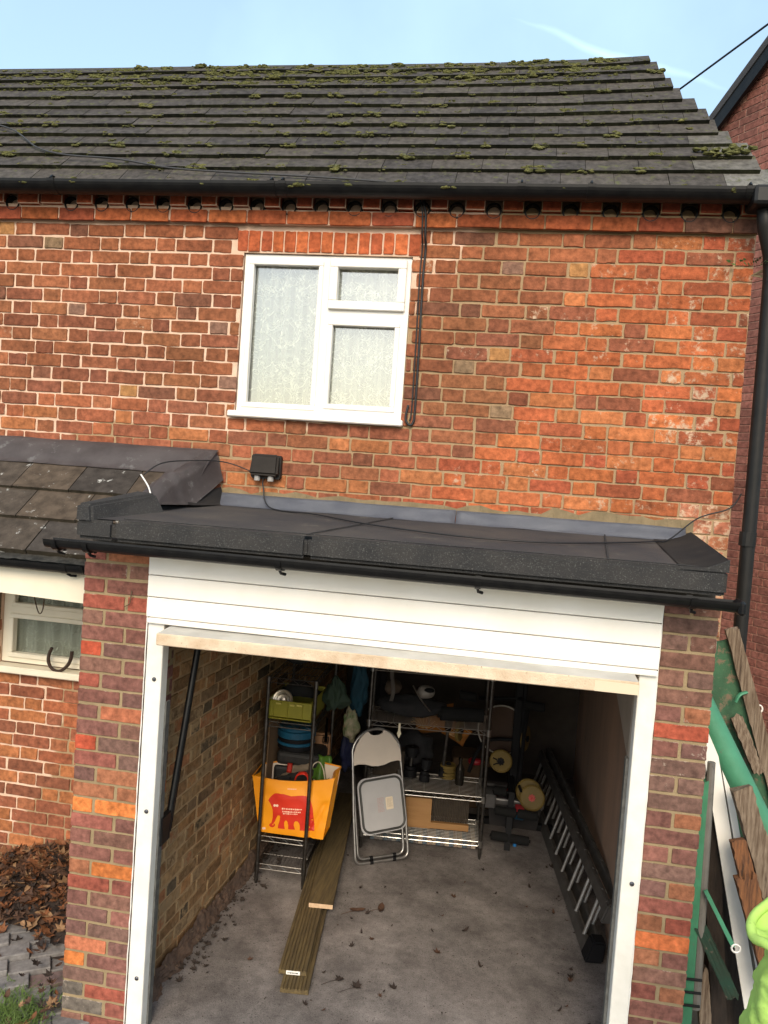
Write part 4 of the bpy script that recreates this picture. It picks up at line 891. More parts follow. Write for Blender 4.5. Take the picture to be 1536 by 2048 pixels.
b = NB(); tube(b, [F2(x, y, .016 * sgn) for x, y in rrect(.312, .352, .055, 6)], .008, 8, closed=True); obj('seat_rim', b, mat('dark_steel', (.10, .10, .095), rough=.4, metal=.7), seat)
b = NB(); prism(b, F2, rrect(.055, .085, .006, 3, cx=.055, cy=.0), .0125 * sgn, .0135 * sgn); st = obj('sticker', b, mat('cream_sticker', (.66, .56, .42), rough=.6), seat)
b = NB()
for k in range(9):
    y = .03 - k * .0068
    for q in range(rnd.randint(3, 4)): 
        x0_ = .037 + q * .0105; prism(b, F2, [(x0_, y), (x0_ + U(.005, .009), y), (x0_ + .008, y + .0022), (x0_, y + .0022)], .0138 * sgn, .0142 * sgn)
obj('small_print', b, mat('faded_ink', (.34, .29, .24), rough=.8), st)
b = NB()
for k in range(11):
    y = .042 - k * .0092; x0_ = -.035
    while x0_ < .008:
        wv = U(.006, .012); prism(b, F2, [(x0_, y), (x0_ + wv, y), (x0_ + wv, y + .003), (x0_, y + .003)], .0123 * sgn, .0128 * sgn); x0_ += wv + .003
obj('red_print', b, mat('red_ink', (.42, .25, .22), rough=.8), seat)
for (x, y) in ((-.08, .0), (.09, .0), (-.075, .022), (.10, .022)):
    v = NB(); tube(v, [FC(x - .012, y, -.022 * sgn if y else 0), FC(x + .012, y, -.022 * sgn if y else 0)], .0145, 10); obj('rubber_clip', v, M['black'], chair)

# ------------------------------------------------------------------ decking boards on the floor
M['deck'] = mat('treated_decking', (0.130, 0.092, 0.038), (0.070, 0.050, 0.024), scale=5, rough=.85, bump=.5, bscale=40, c3=(.20, .16, .085), sc3=9, t3=.64, stretch=(12, 1, 12))
M['sawn'] = mat('sawn_end', (.62, .43, .28), (.52, .36, .22), scale=40, rough=.9)
def plank(label, F, L, wd, th, grooves, z0, endmat=0):
    b = NB(); prof = [(0, 0), (wd, 0), (wd, th)]
    if grooves:
        n = 7; x = wd
        for k in range(n):
            c = wd - (k + 1) * wd / (n + 1); prof += [(c + .0045, th), (c + .003, th - .007), (c - .003, th - .007), (c - .0045, th)]
    prof += [(0, th)]
    a = [b.verts.new(F(x, 0, 0) + V((0, 0, z0 + z))) for x, z in prof]; n2 = [[b.verts.new(F(x, L * k / 12, 0) + V((0, 0, z0 + z + .002 * math.sin(k)))) for x, z in prof] for k in range(1, 13)]
    rows = [a] + n2
    for A, B in zip(rows, rows[1:]):
        for i in range(len(prof)): b.faces.new((A[i], A[(i + 1) % len(prof)], B[(i + 1) % len(prof)], B[i]))
    f1 = b.faces.new(rows[0][::-1]); f2 = b.faces.new(rows[-1]); f1.material_index = endmat; b.normal_update(); bmesh.ops.triangulate(b, faces=[f1, f2])
    return obj('decking_board', b, [M['deck'], M['sawn']], None, label, 'plank', 'treated decking boards on the garage floor')
Fd = lambda x, y: Fr((x, y, FLOOR), (1, .11, 0), (-.118, 1, 0))
plank('bottom decking board with its grooved end showing nearest the door', Fd(-.985, -.342), 2.4, .150, .026, True, .004)
p2 = plank('middle decking board, grooved and greenish, with a white tag on its end', Fd(-1.027, -.235), 2.25, .150, .026, True, .031)
plank('top decking board lying smooth side up with a pale sawn end', Fd(-1.024, .385), 1.7, .148, .027, False, .058, 1)
b = NB(); F = Fr(Fd(-1.027, -.235)(.042, -.002, 0) + V((0, 0, .034)), (1, .11, 0), (0, 0, 1)); prism(b, F, [(0, 0), (.075, 0), (.075, .020), (0, .020)], -.0005, .0025); tg = obj('paper_tag', b, M['upvc'], p2)
b = NB(); x = .008
while x < .066: wv = U(.003, .009); prism(b, F, [(x, .006), (x + wv, .006), (x + wv, .013), (x, .013)], .0026, .0032); x += wv + .003
obj('tag_print', b, M['black'], tg)

# ------------------------------------------------------------------ things on the left rack
def on(x, y): return FL.o.x + x, FL.o.y + y
# orange shopping bag with a red elephant
bag = thing('shopping_bag', 'orange shopping bag with a big red elephant on the narrow rack', 'bag', (-1.24, .80, .225))
M['orange'] = mat('orange_bag', (.86, .33, .010), (.78, .28, .008), scale=5, rough=.45, spec=.5); M['red'] = mat('red_print', (.62, .035, .015), (.52, .025, .012), scale=6, rough=.45); M['bagin'] = mat('bag_lining', (.62, .52, .42), rough=.7); M['print_white'] = mat('white_print', (.85, .6, .45), rough=.6)
BT = [V((-1.545, .735, .580)), V((-.985, .72, .640)), V((-1.468, .705, .228)), V((-1.030, .70, .238))]   # TL TR BL BR of the front
def bagf(u, v, d=0):
    tl_, tr_, bl_, br_ = BT; p = (tl_ * (1 - u) + tr_ * u) * v + (bl_ * (1 - u) + br_ * u) * (1 - v)
    bul = .020 * math.sin(math.pi * u) * math.sin(math.pi * min(1, v * .9 + .05)) + .006 * mnoise.noise(V((u * 5, v * 5, 2))) - .016 * max(0, 1 - abs((u - .86) - (v - .3) * .25) / .06) * (v < .6)
    return p + V((0, -bul - d, -.028 * math.sin(math.pi * u) * v * v))
b = NB(); gF = sheet(b, lambda u, v: bagf(u, v), 36, 24)
BK = .20
def bagb(u, v): return bagf(u, v) * 1.0 + V((0, BK + .04 * math.sin(math.pi * u), .012 * v + .05 * math.sin(math.pi * u) * v * v))
sheet(b, lambda u, v: bagb(1 - u, v), 20, 12)
for u in (0, 1): sheet(b, (lambda s: (lambda a, v: bagf(s, v) * (1 - a) + bagb(s, v) * a + V(((-.03 if s == 1 else .03) * math.sin(math.pi * a), 0, 0))))(u), 6, 12)
sheet(b, lambda u, a: bagf(u, 0) * (1 - a) + bagb(u, 0) * a, 10, 4)
obj('bag_body', b, M['orange'], bag, smooth=True)
b = NB(); sheet(b, lambda u, v: bagb(u, .70 + .29 * v) + V((0, -.006, 0)), 16, 4); obj('lining', b, M['bagin'], bag, smooth=True)
b = NB(); tube(b, [bagf(k / 24, 1) + V((0, 0, .003)) for k in range(25)] + [bagb(1 - k / 16, 1) for k in range(17)], .0055, 6, closed=True, flat=.6); obj('rim', b, M['orange'], bag)
# elephant, silhouette traced onto the curved front
def uvp(X, Y):   # picture of the bag front -> u, v
    v = 1 - (Y - 208) / (955 + 60 * (X - 140) / 900 - 208); xl = 20 + (140 - 20) * (1 - v); xr = 1195 + (1040 - 1195) * (1 - v); return (X - xl) / (xr - xl), v
EL = [(370, 390), (410, 385), (450, 390), (490, 388), (540, 398), (600, 412), (650, 408), (700, 402), (760, 402), (810, 412), (850, 440), (875, 480), (890, 530), (903, 590), (910, 660), (915, 760), (918, 905), (830, 903), (832, 840), (822, 800), (806, 800), (800, 840), (798, 903), (722, 900), (722, 830), (712, 795), (690, 772), (662, 770), (645, 790), (640, 830), (655, 890), (560, 888), (563, 830), (552, 785), (535, 766), (518, 770), (503, 800), (505, 850), (515, 888), (415, 885), (420, 840), (440, 770), (448, 720), (436, 700), (412, 702), (390, 740), (372, 790), (345, 825), (330, 845), (345, 852), (356, 838), (350, 824), (368, 824), (376, 842), (362, 866), (335, 878), (305, 870), (286, 850), (300, 832), (322, 815), (336, 750), (340, 690), (338, 630), (326, 590), (300, 540), (268, 502), (290, 462), (318, 430), (345, 402)]
def decal(poly, d, m, name, parent, th=.0008, cuts=3):
    b = NB(); vs = [b.verts.new((x, y, 0)) for x, y in poly]; f = b.faces.new(vs); b.normal_update(); bmesh.ops.triangulate(b, faces=[f])
    for _ in range(cuts):
        bmesh.ops.subdivide_edges(b, edges=[e for e in b.edges if e.calc_length() > 60], cuts=1); bmesh.ops.triangulate(b, faces=b.faces[:])
    for v in b.verts:
        u_, v_ = uvp(v.co.x, v.co.y); v.co = bagf(u_, v_, d)
    bmesh.ops.solidify(b, geom=b.faces[:], thickness=th)
    return obj(name, b, m, parent)
el = decal(EL, .0022, M['red'], 'elephant_print', bag)
ci = lambda cx, cy, r: [(cx + r * math.cos(k * .785), cy + r * math.sin(k * .785)) for k in range(8)]
b = NB()
def flat(poly, d):
    p = [bagf(*uvp(x, y), d) for x, y in poly]; b.faces.new([b.verts.new(q) for q in p])
for cx in (366, 402): flat(ci(cx, 562, 19), .0042)
for Y0, xa, xb in ((600, 470, 745), (640, 480, 735), (668, 490, 690)):
    x = xa
    while x < xb:
        wv = U(8, 22); hgt = U(8, 22); flat([(x, Y0 - hgt / 2), (x + wv, Y0 - hgt / 2 - 2), (x + wv, Y0 + hgt / 2), (x, Y0 + hgt / 2)], .0042); x += wv + U(4, 9)
x = 540
while x < 660: wv = U(6, 12); flat([(x, 305), (x + wv, 304), (x + wv, 318), (x, 318)], .0030); x += wv + 4
flat([(185, 895), (235, 890), (235, 918), (185, 920)], .0030)
obj('white_lettering', b, M['print_white'], el)
b = NB(); prism(b, Fr((0, 0, 0), (1, 0, 0), (0, 1, 0)), [(0, 0), (1, 0), (1, 1)], 0, 1); b.free()
for hd, x0_, ops in (('handle', .345, 0), ('handle', .50, 1)):
    b = NB()
    if not ops: sheet(b, lambda a, v: bagf(.335 + .062 * a, 1) + V((0, .19 - .02 * v, .055 - v * .06)), 4, 6)
    else:
        pts = [bagf(.50, .985) + V((0, .06, 0)), bagf(.53, 1) + V((0, .05, .030)), bagf(.57, 1) + V((0, .04, .045)), bagf(.62, 1) + V((0, .04, .045)), bagf(.655, 1) + V((0, .05, .02)), bagf(.665, .97) + V((0, .05, 0))]
        tube(b, smoothpath(pts, 5), .016, 8, flat=.35)
    if not ops: solidify(b, .003)
    obj(hd, b, M['red'], bag, smooth=True)
# green crate with jars, silver lid
crate = thing('plastic_crate', 'olive green plastic crate on the upper shelf of the narrow rack', 'crate', (-1.315, .88, 1.0))
M['olive'] = mat('olive_plastic', (.26, .235, .022), (.22, .20, .02), scale=8, rough=.4, spec=.5)
b = NB(); x0_, x1_, y0_, y1_, z0_, z1_ = -1.462, -1.165, .70, 1.08, .993, 1.128
for q in ((x0_, x1_, y0_, y0_ + .008, z0_ + .02, z1_ - .006), (x0_, x1_, y1_ - .008, y1_, z0_, z1_ + .012), (x0_, x0_ + .008, y0_ + .008, y1_ - .008, z0_, z1_), (x1_ - .008, x1_, y0_ + .008, y1_ - .008, z0_, z1_ + .0), (x0_, x1_, y0_ + .008, y1_ - .008, z0_, z0_ + .01)): box(b, *q, bev=.003)
for x in (-1.42, -1.325, -1.225): box(b, x - .003, x + .003, y0_ - .006, y0_, z0_ + .02, z1_ - .008, bev=.002)
box(b, x0_ - .004, x1_ + .004, y0_ - .008, y0_ + .004, z1_ - .012, z1_ - .004, bev=.002)
obj('crate_body', b, M['olive'], crate)
b = NB()
for x in (-1.385, -1.245): tube(b, [(x - .018, y0_ - .007, 1.105), (x + .018, y0_ - .007, 1.104)], .007, 8)
for x in (-1.295,): tube(b, [(x - .014, y0_ - .004, 1.100), (x + .014, y0_ - .004, 1.099)], .006, 8)
obj('rim_highlight', b, mat('painted_highlight', (.50, .43, .10), rough=.35), crate)  # highlights on the olive rim, painted as paler yellow bars
b = NB(); F = Fr((-1.388, .79, 1.10), (1, 0, .05), (0, .25, 1)); s2 = 1 if F.c.y < 0 else -1
lathe(b, Fr((-1.388, .79, 1.10), (1, 0, .05), (0, .25 * 1, 1)), [(.0, -.01 * s2), (.068, -.01 * s2), (.07, .0), (.066, .006 * s2), (.056, .004 * s2), (.052, .009 * s2), (.042, .006 * s2), (.036, .010 * s2), (.02, .008 * s2), (0.0, .010 * s2)][::1], 32)
obj('tin_lid', b, mat('tin', (.78, .70, .58), rough=.3, metal=.9), None, 'round silver tin lid sticking up out of the olive crate', 'lid')
def item(name, label, cat, bm, m, smooth=False, group=None): return obj(name, bm, m, None, label, cat, group, smooth=smooth)
M['dk'] = mat('dark_fabric', (.012, .012, .014), (.022, .021, .022), scale=14, rough=.95, bump=.5, bscale=60); M['blue'] = mat('blue_plastic', (.010, .085, .15), (.008, .06, .11), scale=9, rough=.35); M['blackbox'] = mat('black_case', (.010, .010, .010), (.018, .017, .016), scale=30, rough=.6, bump=.6, bscale=150)
b = NB(); box(b, -1.45, -1.20, .95, 1.3, .235, .44, bev=.02, seg=2); item('storage_box', 'plain black box behind the orange bag, lowest of its pile', 'box', b, M['blackbox'])
b = NB(); box(b, -1.46, -1.17, .92, 1.28, .442, .60, bev=.02, seg=2); box(b, -1.43, -1.33, .912, .93, .50, .54, bev=.006); box(b, -1.31, -1.21, .912, .93, .50, .54, bev=.006); item('tool_case', 'black ribbed case with two catches, below the blue tub', 'case', b, M['blackbox'])
b = NB(); box(b, -1.45, -1.14, .93, 1.25, .602, .70, bev=.03, seg=3); item('tool_case', 'rounded black case directly under the blue and black tub', 'case', b, M['blackbox'])
tub = thing('round_tub', 'round blue and black banded tub under the olive crate', 'tub', (-1.345, 1.06, .702))
for nm, z0_, z1_, r_, mm in (('band', .702, .735, .128, M['black']), ('band', .735, .756, .134, M['blue']), ('band', .756, .787, .128, M['black']), ('band', .787, .835, .136, M['blue']), ('lid', .835, .86, .125, M['blue'])):
    b = NB(); lathe(b, Fr((-1.345, 1.06, z0_), (1, 0, 0), (0, 1, 0)), [(r_ - .004, 0), (r_, .004), (r_, z1_ - z0_ - .005), (r_ - .004, z1_ - z0_)], 32); obj(nm, b, mm, tub)
b = NB(); hexa(b, [(-1.475, .80, .235), (-1.468, .80, .235), (-1.468, 1.25, .235), (-1.475, 1.25, .235), (-1.475, .80, .94), (-1.468, .80, .94), (-1.468, 1.25, .94), (-1.475, 1.25, .94)]); item('cardboard_sheet', 'tall thin brown cardboard sheet beside the black cases in the narrow rack', 'cardboard', b, mat('cardboard', (.20, .12, .06), (.16, .095, .05), scale=6, rough=.9))
sat = thing('tan_satchel', 'tan bag with a pale buckled strap hanging at the right of the narrow rack', 'bag', (-1.18, 1.2, .60))
b = NB(); v, fs = hexa(b, [(-1.255, 1.16, .60), (-1.125, 1.16, .61), (-1.125, 1.24, .61), (-1.255, 1.24, .60), (-1.255, 1.17, .77), (-1.13, 1.17, .78), (-1.13, 1.23, .78), (-1.255, 1.23, .77)]); bmesh.ops.bevel(b, geom=list({e for f in fs for e in f.edges}), offset=.015, segments=2, affect='EDGES'); obj('body', b, mat('tan_leather', (.25, .125, .055), (.20, .10, .045), scale=8, rough=.7), sat)
b = NB(); sheet(b, lambda u, v: V((-1.155 + .024 * (u - .5) * (1 - .5 * v), 1.155, .72 + .18 * v)), 2, 6); solidify(b, .004); obj('strap', b, mat('pale_webbing', (.33, .27, .21), rough=.8), sat)
b = NB(); tube(b, [(-1.175, 1.15, .715), (-1.135, 1.15, .717), (-1.133, 1.15, .76), (-1.173, 1.15, .758)], .004, 6, closed=True); obj('buckle', b, M['black'], sat)
b = NB(); sheet(b, lambda u, v: V((-1.44 + .235 * u, .90 + .20 * v, .52 + .17 * (u ** .8) * (1 - abs(2 * v - 1) ** 2 * .5) + .02 * mnoise.noise(V((u * 5, v * 5, 8))))), 20, 12); solidify(b, .01); item('cloth_bag', 'slumped beige fabric bag poking out above the orange bag', 'bag', b, mat('beige_cloth', (.36, .28, .20), (.30, .235, .17), scale=6, rough=.9), True)
gb = thing('green_bag', 'bright leaf green carrier bag beside the beige fabric bag', 'bag', (-1.13, .95, .55))
b = NB(); sheet(b, lambda u, v: V((-1.205 + .145 * u, .90 + .02 * math.sin(u * 9) + .1 * v * .6, .545 + .16 * v - .04 * abs(u - .5) * v + .012 * mnoise.noise(V((u * 6, v * 6, 1))))), 14, 10); solidify(b, .008); obj('body', b, mat('green_film', (.16, .33, .035), (.11, .25, .05), scale=5, rough=.4), gb, smooth=True)
b = NB(); tube(b, smoothpath([(-1.19, .888, .60), (-1.165, .885, .66), (-1.13, .885, .675), (-1.10, .888, .63), (-1.085, .89, .56)], 5), .004, 6); obj('cord', b, mat('cream_cord', (.6, .52, .4), rough=.8), gb)
b = NB(); sheet(b, lambda u, v: V((-1.455 + .28 * u, .84 + .18 * v, 1.12 + .09 * math.sin(math.pi * u) * math.sin(math.pi * v) + .015 * mnoise.noise(V((u * 4, v * 4, 8))))), 14, 10); solidify(b, .01); item('dark_sack', 'crumpled dark grey sack in the olive crate', 'sack', b, mat('charcoal_cloth', (.025, .025, .026), (.04, .04, .04), scale=10, rough=.8), True)
def hangbag(name, label, c, rx, ry, rz, m, seed, cat='bag'):
    b = NB(); blob(b, c, rx, ry, rz, 4, .40, 4, seed)
    for v in b.verts:
        k = (v.co.z - c[2]) / rz; f = .55 + .45 * min(1, max(0, (1 - k) / 1.3)); an = math.atan2(v.co.y - c[1], v.co.x - c[0]); f *= 1 + .13 * math.sin(an * 7 + seed + k * 1.5) * (.5 + .5 * (k + 1) / 2) + .10 * math.sin(an * 3 + k * 4 + seed); v.co.x = c[0] + (v.co.x - c[0]) * f; v.co.y = c[1] + (v.co.y - c[1]) * f; v.co.z += .012 * math.sin(an * 4 + seed)
    return item(name, label, cat, b, m, True)
hangbag('hanging_bag', 'dark bottle green bag hanging at the top right of the narrow rack', (-1.075, 1.02, 1.12), .085, .07, .11, mat('bottle_green', (.020, .038, .022), (.014, .026, .017), scale=9, rough=.8), 4)
hangbag('hanging_bag', 'teal blue bag hanging in the dark behind the bottle green bag', (-.99, 1.45, 1.08), .07, .07, .20, mat('teal_cloth', (.006, .045, .07), (.005, .03, .05), scale=9, rough=.8), 9)
hangbag('hanging_bag', 'navy blue bag hanging low between the two wire racks', (-1.07, 1.6, .56), .065, .06, .17, mat('navy_cloth', (.008, .012, .05), (.006, .009, .03), scale=7, rough=.7), 12)
hangbag('floral_bag', 'cream bag with red and green flowers hanging between the two wire racks', (-1.05, 1.52, .77), .062, .04, .14, mat('floral_cloth', (.42, .34, .25), (.10, .16, .05), scale=16, rough=.8, c3=(.45, .08, .04), sc3=14, t3=.60), 15)
hangbag('dark_coat', 'black coat heaped on top of the narrow rack against the left wall', (-1.33, 1.02, 1.50), .24, .30, .16, M['dk'], 22, 'coat')
hangbag('dark_coat', 'black jacket hanging in the gap between the narrow rack and the wide rack', (-.99, 2.1, .95), .13, .15, .55, M['dk'], 23, 'jacket')
b = NB(); tube(b, [FL.o + V((.15, .45, 1.42)), FL.o + V((.32, .47, 1.43))], .005, 6); 
for k in range(7): tube(b, smoothpath([FL.o + V((.17 + .02 * k, .45 + .03 * (k % 3), 1.38)), FL.o + V((.19 + .02 * k, .44, 1.42 + .01 * k)), FL.o + V((.21 + .018 * k, .5, 1.38 + .012 * k)), FL.o + V((.24 + .012 * k, .46, 1.40))], 4), .0028, 5)
item('wire_hangers', 'tangle of dark wire hangers on top of the narrow rack', 'hangers', b, M['dark_chrome'])

# ------------------------------------------------------------------ things on and behind the wide rack
M['pine'] = mat('pine_wood', (.36, .195, .075), (.29, .15, .055), scale=4, rough=.6, stretch=(1, 1, 7), bump=.15); M['ribbed'] = mat('ribbed_mat', (.040, .030, .022), (.055, .042, .03), scale=30, rough=.9)
pb = thing('pine_box', 'pale pine box with a slanted side on the lowest shelf of the wide rack', 'box', PB(.36, .2, .135))
b = NB(); F = Fr(PB(.25, .13, .135), FB.a, (0, 0, 1)); prism(b, F, [(.09, .0), (.255, .0), (.255, .225), (-.02, .225), (-.02, .09)], -.012, .012); obj('side_panel', b, M['pine'], pb)
b = NB(); F = Fr(PB(.25, .14, .135), FB.a, (0, 0, 1)); prism(b, F, [(.255, .0), (.54, .0), (.54, .045), (.255, .045)], -.02, .012); obj('base_board', b, M['pine'], pb)
b = NB()
for k in range(22): fbox(b, Fr(PB(.512 + k * .0125, .155, .182), FB.a, FB.b), 0, .0105, 0, .02, 0, .195 - .003 * (k % 2), bev=.002)
obj('ribbed_panel', b, M['ribbed'], pb)
b = NB(); fbox(b, Fr(PB(.04, .22, .465), FB.a, FB.b), 0, .235, 0, .1, 0, .20, bev=.004); item('ribbed_box', 'dark brown ribbed box partly hidden behind the folding chair', 'box', b, M['ribbed'])
b = NB()
for k in range(24): fbox(b, Fr(PB(.045 + k * .0095, .212, .47), FB.a, FB.b), 0, .006, 0, .008, 0, .19)
b.free()
M['cushion'] = mat('orange_cushion', (.33, .13, .022), (.27, .10, .018), scale=5, rough=.85)
def cushion(label, F, w, h, seed):
    c = thing('cushion', label, 'cushion', F(0, 0, 0), 'orange patterned cushions behind the wide rack')
    b = NB(); sheet(b, lambda u, v: F((u - .5) * w * (1 - .08 * math.sin(math.pi * v)), (v - .5) * h * (1 - .08 * math.sin(math.pi * u)), .05 * (math.sin(math.pi * u) * math.sin(math.pi * v)) ** .6), 14, 14); sheet(b, lambda u, v: F((u - .5) * w * (1 - .08 * math.sin(math.pi * v)), (v - .5) * h * (1 - .08 * math.sin(math.pi * u)), -.05 * (math.sin(math.pi * u) * math.sin(math.pi * v)) ** .6), 14, 14)
    obj('cover', b, M['cushion'], c, smooth=True)
    b = NB()
    for k in range(9):
        a = R(20 + k * 17); L = min(w, h) * .46
        for s in (1, -1): tube(b, [F(-w * .25 + L * t * math.cos(a), -h * .2 + L * t * math.sin(a), s * (.004 + .05 * (math.sin(math.pi * (.25 + .9 * L / w * t * math.cos(a))) * math.sin(math.pi * max(.02, (.3 + .9 * L / h * t * math.sin(a))))) ** .6 if 0 < (.25 + .9 * L / w * t * math.cos(a)) < 1 else .004)) for t in (.1, .3, .5, .7, .9, 1)], .0022, 4)
    obj('leaf_lines', b, mat('pale_thread', (.6, .40, .2), rough=.8), c)
cushion('orange cushion with a pale fan pattern behind the third shelf of the wide rack', Fr((-.45, 1.93, .74), (.97, 0, .2), (-.2, -.3, .95)), .34, .26, 1)
cushion('small orange cushion with a triangle pattern low beside the black dumbbells', Fr((-.27, 1.98, .64), (.9, 0, -.45), (.45, -.2, .9)), .20, .16, 2)
blk = []
def heap(label, c, r, seed): b = NB(); blob(b, c, r[0], r[1], r[2], 3, .35, 3, seed); item('dark_bag', label, 'bag', b, M['dk'], True)
heap('black holdall on the third shelf of the wide rack', PB(.30, .22, 1.02), (.24, .12, .08), 31)
heap('black sack on the second shelf of the wide rack, left of the dumbbells', PB(.34, .45, .62), (.16, .12, .13), 35)
b = NB(); sheet(b, lambda u, v: PB(.135 + .028 * u + .01 * math.sin(5 * v), .02 + .05 * v, 1.10 + .22 * v), 2, 10); solidify(b, .004); item('strap', 'pale grey strap hanging inside the top of the wide rack', 'strap', b, mat('grey_strap', (.16, .14, .125), rough=.8), True)
cl = thing('cycle_helmet', 'white and black helmet-like shape lying on the black holdall in the wide rack', 'helmet', PB(.385, .12, 1.08))
b = NB(); blob(b, PB(.40, .14, 1.16), .065, .07, .05, 3, .15, 2, 3); obj('shell', b, mat('dull_white', (.20, .18, .16), rough=.5), cl, smooth=True)
b = NB(); tube(b, smoothpath([PB(.30, .06, 1.22), PB(.36, .05, 1.13), PB(.44, .06, 1.04)], 5), .009, 8, flat=.5); obj('strap', b, M['chrome'], cl)
b = NB(); blob(b, PB(.42, .09, 1.185), .04, .03, .018, 2, .3, 2, 6); obj('vent', b, M['black'], cl)
b = NB(); blob(b, PB(.15, .2, 1.16), .06, .08, .06, 3, .2, 3, 8); item('brown_pouch', 'dull brown pouch on the top shelf behind the pale strap', 'pouch', b, mat('dull_brown', (.07, .05, .035), rough=.8), True)
b = NB(); fbox(b, Fr(PB(.56, .10, 1.36), FB.a, FB.b), 0, .26, 0, .2, 0, .15, bev=.008); item('dark_carton', 'dark brown carton on the top of the wide rack', 'carton', b, mat('dark_card', (.04, .026, .017), (.03, .02, .013), scale=8, rough=.9, spec=.1))
b = NB(); tube(b, [PB(.52, .16, 1.0), PB(.84, .2, 1.0)], .052, 16); tube(b, [PB(.50, .158, 1.0), PB(.52, .16, 1.0)], .03, 10); item('rolled_mat', 'rolled black mat at the right end of the third shelf of the wide rack', 'mat', b, M['foam'])
b = NB(); lathe(b, Fr(PB(.70, .2, .46), (1, 0, 0), (0, 1, 0)), [(.03, 0), (.034, .01), (.034, .12), (.014, .16), (.012, .19), (.016, .19), (.016, .205), (0, .205)], 18); item('bottle', 'dark glass bottle on the second shelf of the wide rack near its right post', 'bottle', b, mat('dark_glass', (.012, .01, .008), rough=.15, spec=.5))
heap('black rucksack low in the dark behind the wide rack', PB(.18, .62, .30), (.17, .14, .22), 41)
b = NB(); fbox(b, Fr((-.30, 2.3, FLOOR), (1, .1, 0), (-.1, 1, 0)), 0, .34, 0, .3, 0, .42, bev=.01); item('brown_carton', 'brown carton on the floor in the dark behind the wide rack', 'carton', b, mat('shade_toned_card', (.10, .065, .04), (.08, .05, .03), scale=6, rough=.9, spec=.1))  # cardboard colour darkened to carry the shade behind the rack
# gold weight plates and dumbbells
M['gold'] = mat('gold_plastic', (.17, .115, .032), (.13, .09, .027), scale=10, rough=.5, spec=.15)
def plate(label, c, r, th, ax, hub, group='gold weight plates', slots=False, hubm=None):
    t = thing('weight_plate', label, 'weight', c, group); a = V(ax).normalized(); x = a.orthogonal().normalized(); F = Fr(c, x, a.cross(x)); 
    if F.c.dot(a) < 0: F = Fr(c, a.cross(x), x)
    b = NB(); lathe(b, F, [(.012, -th / 2), (r * .93, -th / 2), (r, -th / 2 + .006), (r, th / 2 - .006), (r * .93, th / 2), (r * .84, th / 2 - .004), (r * .80, th / 2 - .004), (r * .42, th / 2 - .003), (.012, th / 2 - .003)], 40); obj('disc', b, M['gold'], t)
    b = NB(); lathe(b, F, [(0.0, th / 2 - .004), (hub, th / 2 - .004), (hub * .9, th / 2 + .012), (hub * .3, th / 2 + .014), (0, th / 2 + .02)], 16)
    for k in range(8): cyl(b, F(hub * math.cos(k * .785), hub * math.sin(k * .785), th / 2), F(hub * math.cos(k * .785), hub * math.sin(k * .785), th / 2 + .012), hub * .22, 6)
    obj('collar', b, hubm or M['black'], t)
    if slots:
        b = NB()
        for an in (R(-12), R(-62)): tube(b, [F(hub * 1.1 * math.cos(an), hub * 1.1 * math.sin(an), th / 2 + .006), F(r * .72 * math.cos(an), r * .72 * math.sin(an), th / 2 + .006)], .005, 6)
        obj('handle', b, M['black'], t)
    return t
plate('gold weight plate with a black spinlock collar facing out beside the rack', (.094, 1.88, .49), .088, .035, (-.15, -1, .12), .026, slots=True)
plate('front gold weight plate with a red collar leaning near the ladder', (.352, 1.86, .238), .098, .03, (-.12, -1, .35), .024, hubm=mat('red_plastic', (.42, .035, .022), rough=.5))
plate('gold weight plate edge behind the red collared one', (.325, 1.91, .262), .100, .03, (-.12, -1, .35), .02)
plate('gold weight plate seen edge on beside the orange cushions', (-.245, 1.9, .685), .085, .03, (1, -.25, 0), .02)
plate('gold weight plate seen edge on right of the tall black post', (.275, 2.1, .62), .10, .03, (1, -.3, 0), .02)
for k, (r_, z) in enumerate(((.062, .335), (.066, .362), (.060, .389), (.062, .416))): plate(('bottom plate of the small gold stack on the second shelf', 'second plate up in the small gold stack', 'third plate up in the small gold stack', 'top plate of the small gold stack under the dumbbell')[k], V((-.305, 1.75, z + .03)), r_, .025, (0, 0, 1), .018)
def dumb(label, p, q, r):
    t = thing('dumbbell', label, 'dumbbell', p, 'black dumbbells'); p, q = V(p), V(q); d = (q - p).normalized()
    b = NB(); cyl(b, p, q, .013, 10); obj('bar', b, M['dark_chrome'], t)
    for s, e in ((p, 1), (q, -1)):
        b = NB(); cyl(b, s, s + d * .05 * e, r, 20); cyl(b, s + d * .052 * e, s + d * .075 * e, r * .8, 20); obj('weight', b, M['black'], t)
dumb('black dumbbell standing on end at the left of the second shelf', (-.585, 1.62, .38), (-.58, 1.64, .60), .052)
dumb('black dumbbell standing on end in the middle of the second shelf', (-.47, 1.58, .37), (-.46, 1.6, .53), .04)
dumb('tall black dumbbell bar upright between the orange cushions', (-.345, 1.72, .37), (-.325, 1.74, .80), .03)
